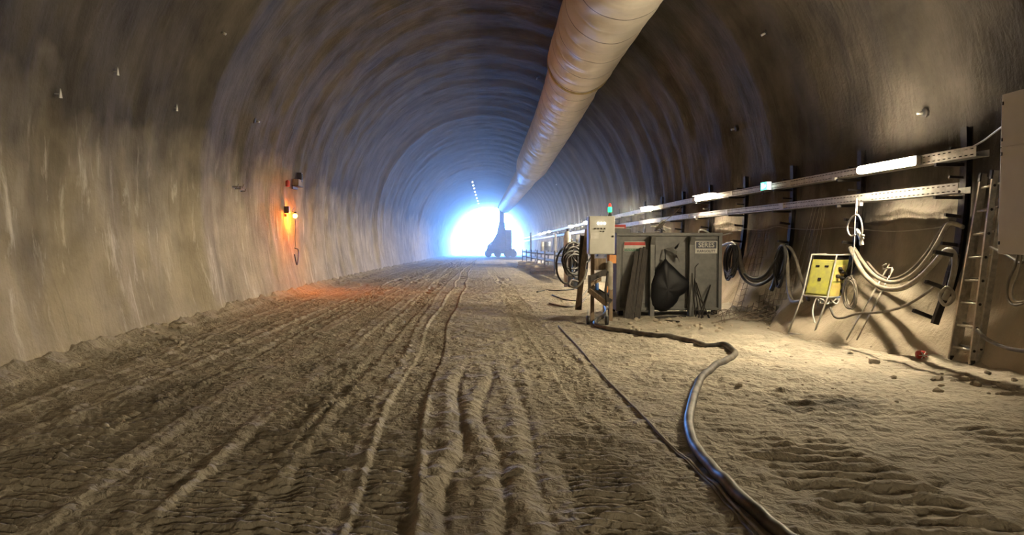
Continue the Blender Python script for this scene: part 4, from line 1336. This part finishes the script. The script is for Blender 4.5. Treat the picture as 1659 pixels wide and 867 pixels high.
for i, (px, Y, l) in enumerate(((881, 47, 'white drum standing by the pipe rack, left one'), (887, 45, 'blue grey drum standing right of the white drum'))):
    x = at(px, 395, Y).x
    o = MB().lathe((x, Y, 1.0 - D(Y) + .1), [(.2, 0), (.22, .02), (.22, .25), (.23, .27), (.22, .29), (.22, .55), (.2, .57)], 16).build('drum', 'white' if i == 0 else 'machine'); tag(o, l, 'drum')

# ------------------------------------------------------------------ dark machine with tall mast near the mouth
YM = 96.0
def Mx(px): return at(px, 400, YM).x
def Mz(py): return at(800, py, YM).z
gz = -D(YM) + .0
t = thing('drilling_rig', 'dark blue wheeled machine with tall mast and cab near the tunnel mouth', 'machine', (Mx(808), YM, gz))
g = gz + .45
b = MB(); b.box(((Mx(788) + Mx(834)) / 2, YM, g + .35), (Mx(834) - Mx(788), 2.0, .7)); WP(b, 'chassis', 'machine', t, .05)
b = MB(); b.prism([(Mx(789), g + .6), (Mx(789), Mz(398)), (Mx(798), Mz(390)), (Mx(805), Mz(378)), (Mx(808.5), Mz(360)), (Mx(818), Mz(360)), (Mx(818), g + .6)], 1.4, lambda a, c, w: Vector((a, YM - .7 + w, c)))
WP(b, 'boom_housing', 'machine', t)
b = MB(); b.box(((Mx(809) + Mx(817)) / 2, YM, (Mz(337) + Mz(370)) / 2), (Mx(817) - Mx(809), .6, Mz(337) - Mz(370))); WP(b, 'mast', 'machine', t, .03)
b = MB(); b.box((Mx(812.5), YM, Mz(337)), (Mx(818) - Mx(806), .9, .2)); WP(b, 'mast_head', 'machine', t, .03)
b = MB(); b.box(((Mx(818) + Mx(829)) / 2, YM - .2, (g + .7 + Mz(372)) / 2), (Mx(829) - Mx(818), 1.3, Mz(372) - g - .7)); cb = WP(b, 'cab', 'machine', t, .05)
WP(MB().box(((Mx(817) + Mx(830)) / 2, YM - .2, Mz(367)), (Mx(831) - Mx(817), 1.5, .14)), 'cab_roof', 'machine', t, .03)
for px in (818.5, 828.5):
    WP(MB().beam((Mx(px), YM - .8, Mz(373)), (Mx(px), YM - .8, Mz(367)), .08, .08, (0, 1, 0)), 'roof_post', 'machine', t)
WP(MB().box(((Mx(820) + Mx(827.5)) / 2, YM - .87, Mz(381)), (Mx(827.5) - Mx(820), .04, 1.0)), 'windscreen', 'glass', t)
for px in (791, 806, 822, 831):
    for sy in (-1.05, 1.05):
        WP(MB().lathe((Mx(px), YM + sy, gz + .5), [(.2, -.15), (.45, -.15), (.5, -.1), (.5, .1), (.45, .15), (.2, .15)], 18, 'y'), 'wheel', 'black', t)
WP(MB().tube([(Mx(791), YM - .8, Mz(396)), (Mx(796), YM - .8, Mz(396))], .16, 10), 'floodlight', 'white', t)

# string of lamps along the far crown
G = 'lamps in a line along the far crown'
p0 = None
for i, y in enumerate((74, 78, 82, 87, 92, 98, 104, 110)):
    x = CX0 + float(shift(y)) - 1.35 + .0 * y; zc = ZC + math.sqrt(RAD ** 2 - (x - CX0 - float(shift(y))) ** 2) - D(y) - .3
    if p0 is None:
        p0 = thing('crown_lamp', 'nearest small lamp of the line under the far crown', 'lamp', (x, y, zc), group=G)
        LP(MB().box((0, 0, .02), (.14, 1.3, .06)), 'housing', 'white', p0)
        LP(MB().box((0, 0, -.03), (.12, 1.2, .05)), 'diffuser', 'lamp_cool', p0)
        LP(MB().tube([(0, 0, .04), (0, 0, .26)], .015, 6), 'stem', 'dark', p0)
    else:
        dup(p0, (x, y, zc), None, ORD[i] + ' small lamp from nearest in the line under the far crown')

# ------------------------------------------------------------------ left wall fittings
h = wall_hit(478, 350, .0)
def LW(px, py, inset=.05):
    return wall_hit(px, py, inset)
lampc = LW(478, 350, .24)
t = thing('amber_lamp', 'glowing amber lamp bulb hung on the left wall', 'lamp', lampc)
WP(MB().lathe(lampc, [(.02, -.06), (.05, -.045), (.062, 0), (.05, .045), (.02, .06)], 14), 'bulb', 'amber', t)
WP(MB().lathe(lampc + Vector((0, 0, .06)), [(.045, 0), (.045, .05), (.02, .06)], 12), 'socket', 'dark', t)
WP(MB().tube([lampc + Vector((0, 0, .1)), lampc + Vector((-.1, .03, .15)), LW(478, 335, .0)], .01, 6), 'bracket', 'dark', t)
b = MB().tube(smooth_path([LW(478, 356, .1), LW(479, 368, .06), LW(478, 385, .05), LW(479, 400, .05)], 5), .007, 6)
WP(b, 'cord', 'dark', t)
t = thing('black_speaker', 'small black box fixed left of the amber lamp', 'speaker', LW(465, 346, .08))
p = LW(465, 340, .08)
WP(MB().box(p, (.14, .14, .2)), 'case', 'black', t, .01)
WP(MB().box(p + Vector((-.05, 0, -.16)), (.1, .06, .08)), 'bracket', 'orange', t, .005)
t = thing('wall_shelf', 'small wall shelf carrying a pale box and black lamp above amber light', 'shelf', LW(482, 304, .1))
p = LW(482, 302, .14)
WP(MB().box(p, (.2, .62, .03)), 'board', 'dark', t, .003)
WP(MB().box(p + Vector((-.08, -.0, -.05)), (.03, .6, .08)), 'bracket', 'dark', t)
o = MB().box(p + Vector((0, -.05, .11)), (.18, .34, .19)).build('carton', 'wood', None, .01); tag(o, 'pale brown box standing on the left wall shelf', 'box')
t = thing('work_light', 'black floodlight on the left wall shelf, beside the pale box', 'light', p + Vector((0, .2, .015)))
WP(MB().lathe(p + Vector((0, .22, .015)), [(.05, 0), (.05, .03), (.02, .04), (.02, .14)], 12), 'stand', 'black', t)
WP(MB().box(p + Vector((.02, .22, .29)), (.14, .16, .28)), 'head', 'black', t, .015)
WP(MB().box(p + Vector((.095, .2, .30)), (.01, .1, .18)), 'lens', 'glass', t)
p2 = LW(466, 297, .12)
o = MB().lathe(p2 + Vector((0, 0, -.1)), [(.05, 0), (.06, .01), (.06, .15), (.03, .19)], 12).build('red_canister', 'red'); tag(o, 'small red canister at the left end of the wall shelf', 'canister')
b = MB().tube(smooth_path([LW(478, 402, .05), LW(483, 405, .07), LW(483, 418, .07), LW(481, 429, .07), LW(477, 412, .07)], 6), .018, 7)
o = b.build('cable_end', 'black'); tag(o, 'black cable end hanging low below the amber lamp', 'cable')
# rock bolts
bl_ = [(356, 50, 'rock bolt with round plate highest on the left wall'), (412, 195, 'rock bolt with plate above the dark stain on left wall'), (1193, 208, 'rock bolt on the right wall above the green lit sign'),
       (1243, 52, 'rock bolt high on the right wall, top of the picture'), (871, 124, 'pale rock bolt on the dark vault left of the duct'), (1500, 182, 'rock bolt on the right wall above the nearest tube lamp'), (903, 298, 'rock bolt on the right vault under the duct')]
for px, py, l in bl_:
    q = wall_hit(px, py, .0)
    c0_ = Vector((CX0 + float(shift(q.y)), q.y, max(ZC, q.z + D(q.y)) - D(q.y) if q.z + D(q.y) < ZC else ZC - D(q.y)))
    n_ = (c0_ - q).normalized()
    t = thing('rock_bolt', l, 'bolt', q + n_ * .03, group='rock bolts in the shotcrete')
    x_ = n_.cross(Vector((0, 1, 0))).normalized(); y_ = n_.cross(x_)
    b = MB(); n = 14
    for r_, w_ in ((.10, .0),):
        b.tube([q - n_ * .05, q + n_ * .02, q + n_ * .028, q + n_ * .03], [.075, .07, .05, .035], 8, smooth=False)
    WP(b, 'plate', 'dark', t)
    WP(MB().tube([q + n_ * .05, q + n_ * .13], .022, 8), 'bolt', 'galv', t)
# brackets stuck in left wall
q = wall_hit(384, 306, .0)
t = thing('wall_anchor', 'cluster of rusty anchor stubs on the left wall left of shelf', 'anchor', q)
for dy_, dz_ in ((-.25, .03), (-.05, 0), (.12, .05), (.28, -.04)):
    WP(MB().tube([q + Vector((-.05, dy_, dz_)), q + Vector((.1, dy_, dz_)), q + Vector((.12, dy_, dz_ + .06))], .016, 6), 'stub', 'wire', t)
WP(MB().tube([q + Vector((.05, -.3, .02)), q + Vector((.05, .3, -.0))], .01, 6), 'crossbar', 'wire', t)
for px, py, l in ((190, 116, 'pale triangular plastic tag stuck on the left wall'), (97, 152, 'tiny pale tag near the left edge of the left wall'), (286, 175, 'tiny pale tag between two dark wall seams on left')):
    q = wall_hit(px, py, .05)
    b = MB(); b.prism([(-.03, -.06), (.04, -.05), (.0, .07)], .012, lambda u_, v_, w_: q + Vector((w_ , u_, v_)))
    b.tube([q, q + Vector((-.12, 0, 0))], .006, 5)
    o = b.build('plastic_tag', 'white'); tag(o, l, 'tag')
# thin rods hanging on left wall
b = MB()

# ------------------------------------------------------------------ wire mesh sheets on the right wall
def mesh_wires(name, label, tops, bots, X0, X1, rows, r=.004, m='wire', jit=2.0, seed=1):
    rr = random.Random(seed); b = MB()
    n = len(tops)
    cols = []
    for a, c in zip(tops, bots):
        pts = []
        for k_ in range(7):
            f = k_ / 6
            px = a[0] + (c[0] - a[0]) * f + rr.uniform(-jit, jit) * .3; py = a[1] + (c[1] - a[1]) * f
            q = wall_hit(px, py, .07); g_ = ground(px, py, .03)
            pts.append(g_ if (py > 430 and 0 < g_.y < q.y) else q)
        cols.append(pts); b.tube(pts, r, 5)
    for k_ in range(rows):
        f = (k_ + .5) / rows * 6; i = int(f); ff = f - i
        pts = [c[i].lerp(c[min(i + 1, 6)], ff) for c in cols]
        b.tube(pts, r, 5)
    o = b.build(name, m); tag(o, label, 'wire mesh'); return o


mesh_wires('wire_mesh', 'fan of thin vertical wires on the wall left of the yellow box', [(1318 + 5 * i, 334) for i in range(5)], [(1288 + 8 * i, 442 + 4 * (i % 2)) for i in range(5)], 6.12, 5.75, 0, .005, 'brightwire')
mesh_wires('wire_mesh', 'rusty wire mesh sheet curling at the wall foot right of container', [(1226 + 4.2 * i, 372) for i in range(9)], [(1180 + 9 * i, 512 + (i % 2) * 4) for i in range(9)], 6.0, 5.15, 14, .0065, 'wire', 3, 2)
mesh_wires('wire_mesh', 'rusty wire mesh sheet at the wall foot just left of yellow box', [(1262 + 5 * i, 420) for i in range(7)], [(1228 + 8 * i, 520) for i in range(7)], 5.85, 5.1, 10, .0065, 'wire', 3, 3)
# tangled wire at the foot
rr = random.Random(8); b = MB()
for k_ in range(46):
    cpx, cpy = rr.uniform(1165, 1260), rr.uniform(508, 524)
    p = ground(cpx, cpy, .02); a = rr.uniform(0, PI); L_ = rr.uniform(.15, .45)
    dv = Vector((math.cos(a), math.sin(a) * .6, 0)) * L_
    pts = [p - dv, p + Vector((0, 0, rr.uniform(.02, .16))), p + dv]
    for q in pts: q.z = max(q.z, fz(q.x, q.y) + .008)
    b.tube(smooth_path(pts, 4), .006, 5)
o = b.build('scrap_wire', 'wire'); tag(o, 'tangled scrap wire lying at the wall foot right of container', 'wire', kind='stuff')

# ------------------------------------------------------------------ hose and cord on the floor
def floor_line(pts, r, name, m, label, cat, sub=10, n=12, rfix=None):
    P_ = [ground(a, c, 0) for a, c in pts]
    S = smooth_path(P_, sub); out = []
    zs = [max(fz(p.x + dx_, p.y) for dx_ in (-r * .6, 0, r * .6)) for p in S]
    for i, p in enumerate(S):
        lo, hi = max(0, i - 2), min(len(zs), i + 3)
        out.append(Vector((p.x, p.y, sum(zs[lo:hi]) / (hi - lo) + r * .72)))
    o = MB().tube(out, r, n).build(name, m); tag(o, label, cat); return o


floor_line([(984, 486), (981, 498), (983, 505), (979, 514), (964, 526), (978, 534), (1020, 542), (1065, 547), (1100, 551), (1140, 560), (1172, 566), (1186, 571), (1191, 577), (1184, 583), (1168, 592), (1150, 604), (1136, 618), (1128, 634), (1122, 656), (1117, 676), (1116, 695),
            (1121, 718), (1132, 738), (1150, 760), (1176, 790), (1210, 824), (1245, 852), (1275, 875), (1330, 915), (1400, 960)], .042, 'thick_hose', 'dusty', 'thick black hose snaking over the dirt floor from the container to viewer', 'hose')
floor_line([(905, 530), (930, 556), (955, 585), (985, 618), (1015, 648), (1046, 680), (1078, 714), (1110, 742), (1140, 770), (1170, 800), (1200, 832), (1235, 868), (1290, 925)], .011, 'thin_cord', 'greyhose', 'thin dusty cord lying straight across the floor left of thick hose', 'cord', n=8)
floor_line([(1040, 672), (1062, 700), (1095, 732), (1125, 760), (1160, 798), (1190, 830), (1222, 868), (1270, 925)], .008, 'thin_cord', 'midhose', 'second thinner cord close beside the dusty cord near the viewer', 'cord', n=8)

# ------------------------------------------------------------------ stones
def rock_mesh(seed, s=(1, 1, 1)):
    rr = random.Random(seed); import bmesh
    bm = bmesh.new(); bmesh.ops.create_icosphere(bm, subdivisions=2, radius=1)
    pl = [(Vector((rr.uniform(-1, 1), rr.uniform(-1, 1), rr.uniform(-.6, 1))).normalized(), rr.uniform(.55, .85)) for _ in range(9)]
    for v_ in bm.verts:
        for n_, dd in pl:
            t_ = v_.co.dot(n_)
            if t_ > dd: v_.co -= n_ * (t_ - dd)
        v_.co.x *= s[0]; v_.co.y *= s[1]; v_.co.z *= s[2]
    me = bpy.data.meshes.new('stone'); bm.to_mesh(me); bm.free(); me.materials.append(M['stone']); return me


RMs = [rock_mesh(i, (1, .8 + .1 * (i % 3), .6)) for i in range(5)]


def rock(px, py, r, label, group=None, k_=0):
    p = ground(px, py)
    o = bpy.data.objects.new('stone', RMs[k_ % 5]); COL.objects.link(o)
    o.location = p + Vector((0, 0, r * .3)); o.scale = (r, r, r); o.rotation_euler = (0, 0, px * .37)
    tag(o, label, 'stone', group); return o


rock(1415, 590, .085, 'angular pale stone on the floor left of the small red scrap', None, 0)
rock(1378, 573, .05, 'round pale stone on the floor below the yellow box', None, 1)
rock(1448, 612, .05, 'dark-sided stone on the floor left below the small red scrap', None, 2)
rock(1197, 628, .05, 'stone lying right of the bend in the thick hose', None, 3)
rock(112, 672, .06, 'pale clod on the tyre tracks near the left edge', None, 4)
rr = random.Random(21)
for i in range(34):
    rock(rr.uniform(1000, 1168), rr.uniform(516, 538), rr.uniform(.025, .07), 'pale broken stone in the rubble strip before the grey container', 'rubble before the container', i)
for i in range(10):
    rock(rr.uniform(1180, 1260), rr.uniform(524, 534), rr.uniform(.02, .05), 'small stone beside the scrap wire at wall foot', 'stones by the scrap wire', i)
for i in range(16):
    rock(rr.uniform(225, 320), 0 + rr.uniform(532, 560), rr.uniform(.03, .08), 'dark earth lump at the foot of the left wall', 'lumps along the left wall foot', i)
for i in range(26):
    rock(rr.uniform(1510, 1655), rr.uniform(604, 640), rr.uniform(.02, .06), 'small earth lump near the ladder foot on the right', 'lumps by the ladder foot', i)
for i in range(30):
    rock(rr.uniform(1200, 1500), rr.uniform(560, 660), rr.uniform(.008, .024), 'tiny pebble on the lit floor right of the hose', 'pebbles right of the hose', i)
# flat scraps by the container foot
G = 'battens lying in the rubble'
for a, c, w, l in (((1062, 517), (1110, 514), .06, 'long flat batten lying in the rubble before the container'), ((1080, 521), (1100, 524), .05, 'short flat batten lying in the rubble below the black sack')):
    p = ground(a[0], a[1], .03); q = ground(c[0], c[1], .03)
    o = MB().beam(p, q, w, .025).build('batten', 'darkwood', None, .003); tag(o, l, 'batten', G)
# small red and white scrap
p = ground(1492, 586)
t = thing('reel_scrap', 'small reddish scrap with white strips on the floor left of ladder', 'scrap', p)
WP(MB().lathe(p + Vector((0, 0, .05)), [(.05, -.05), (.055, 0), (.05, .05)], 10, 'x'), 'drum', 'red', t)
for a in (0, 1.1, 2.2):
    WP(MB().beam(p + Vector((-.06 * math.cos(a) , -.05, .05 - .05 * math.sin(a))), p + Vector((.06 * math.cos(a), -.06, .05 + .05 * math.sin(a))), .012, .01), 'strip', 'white', t)
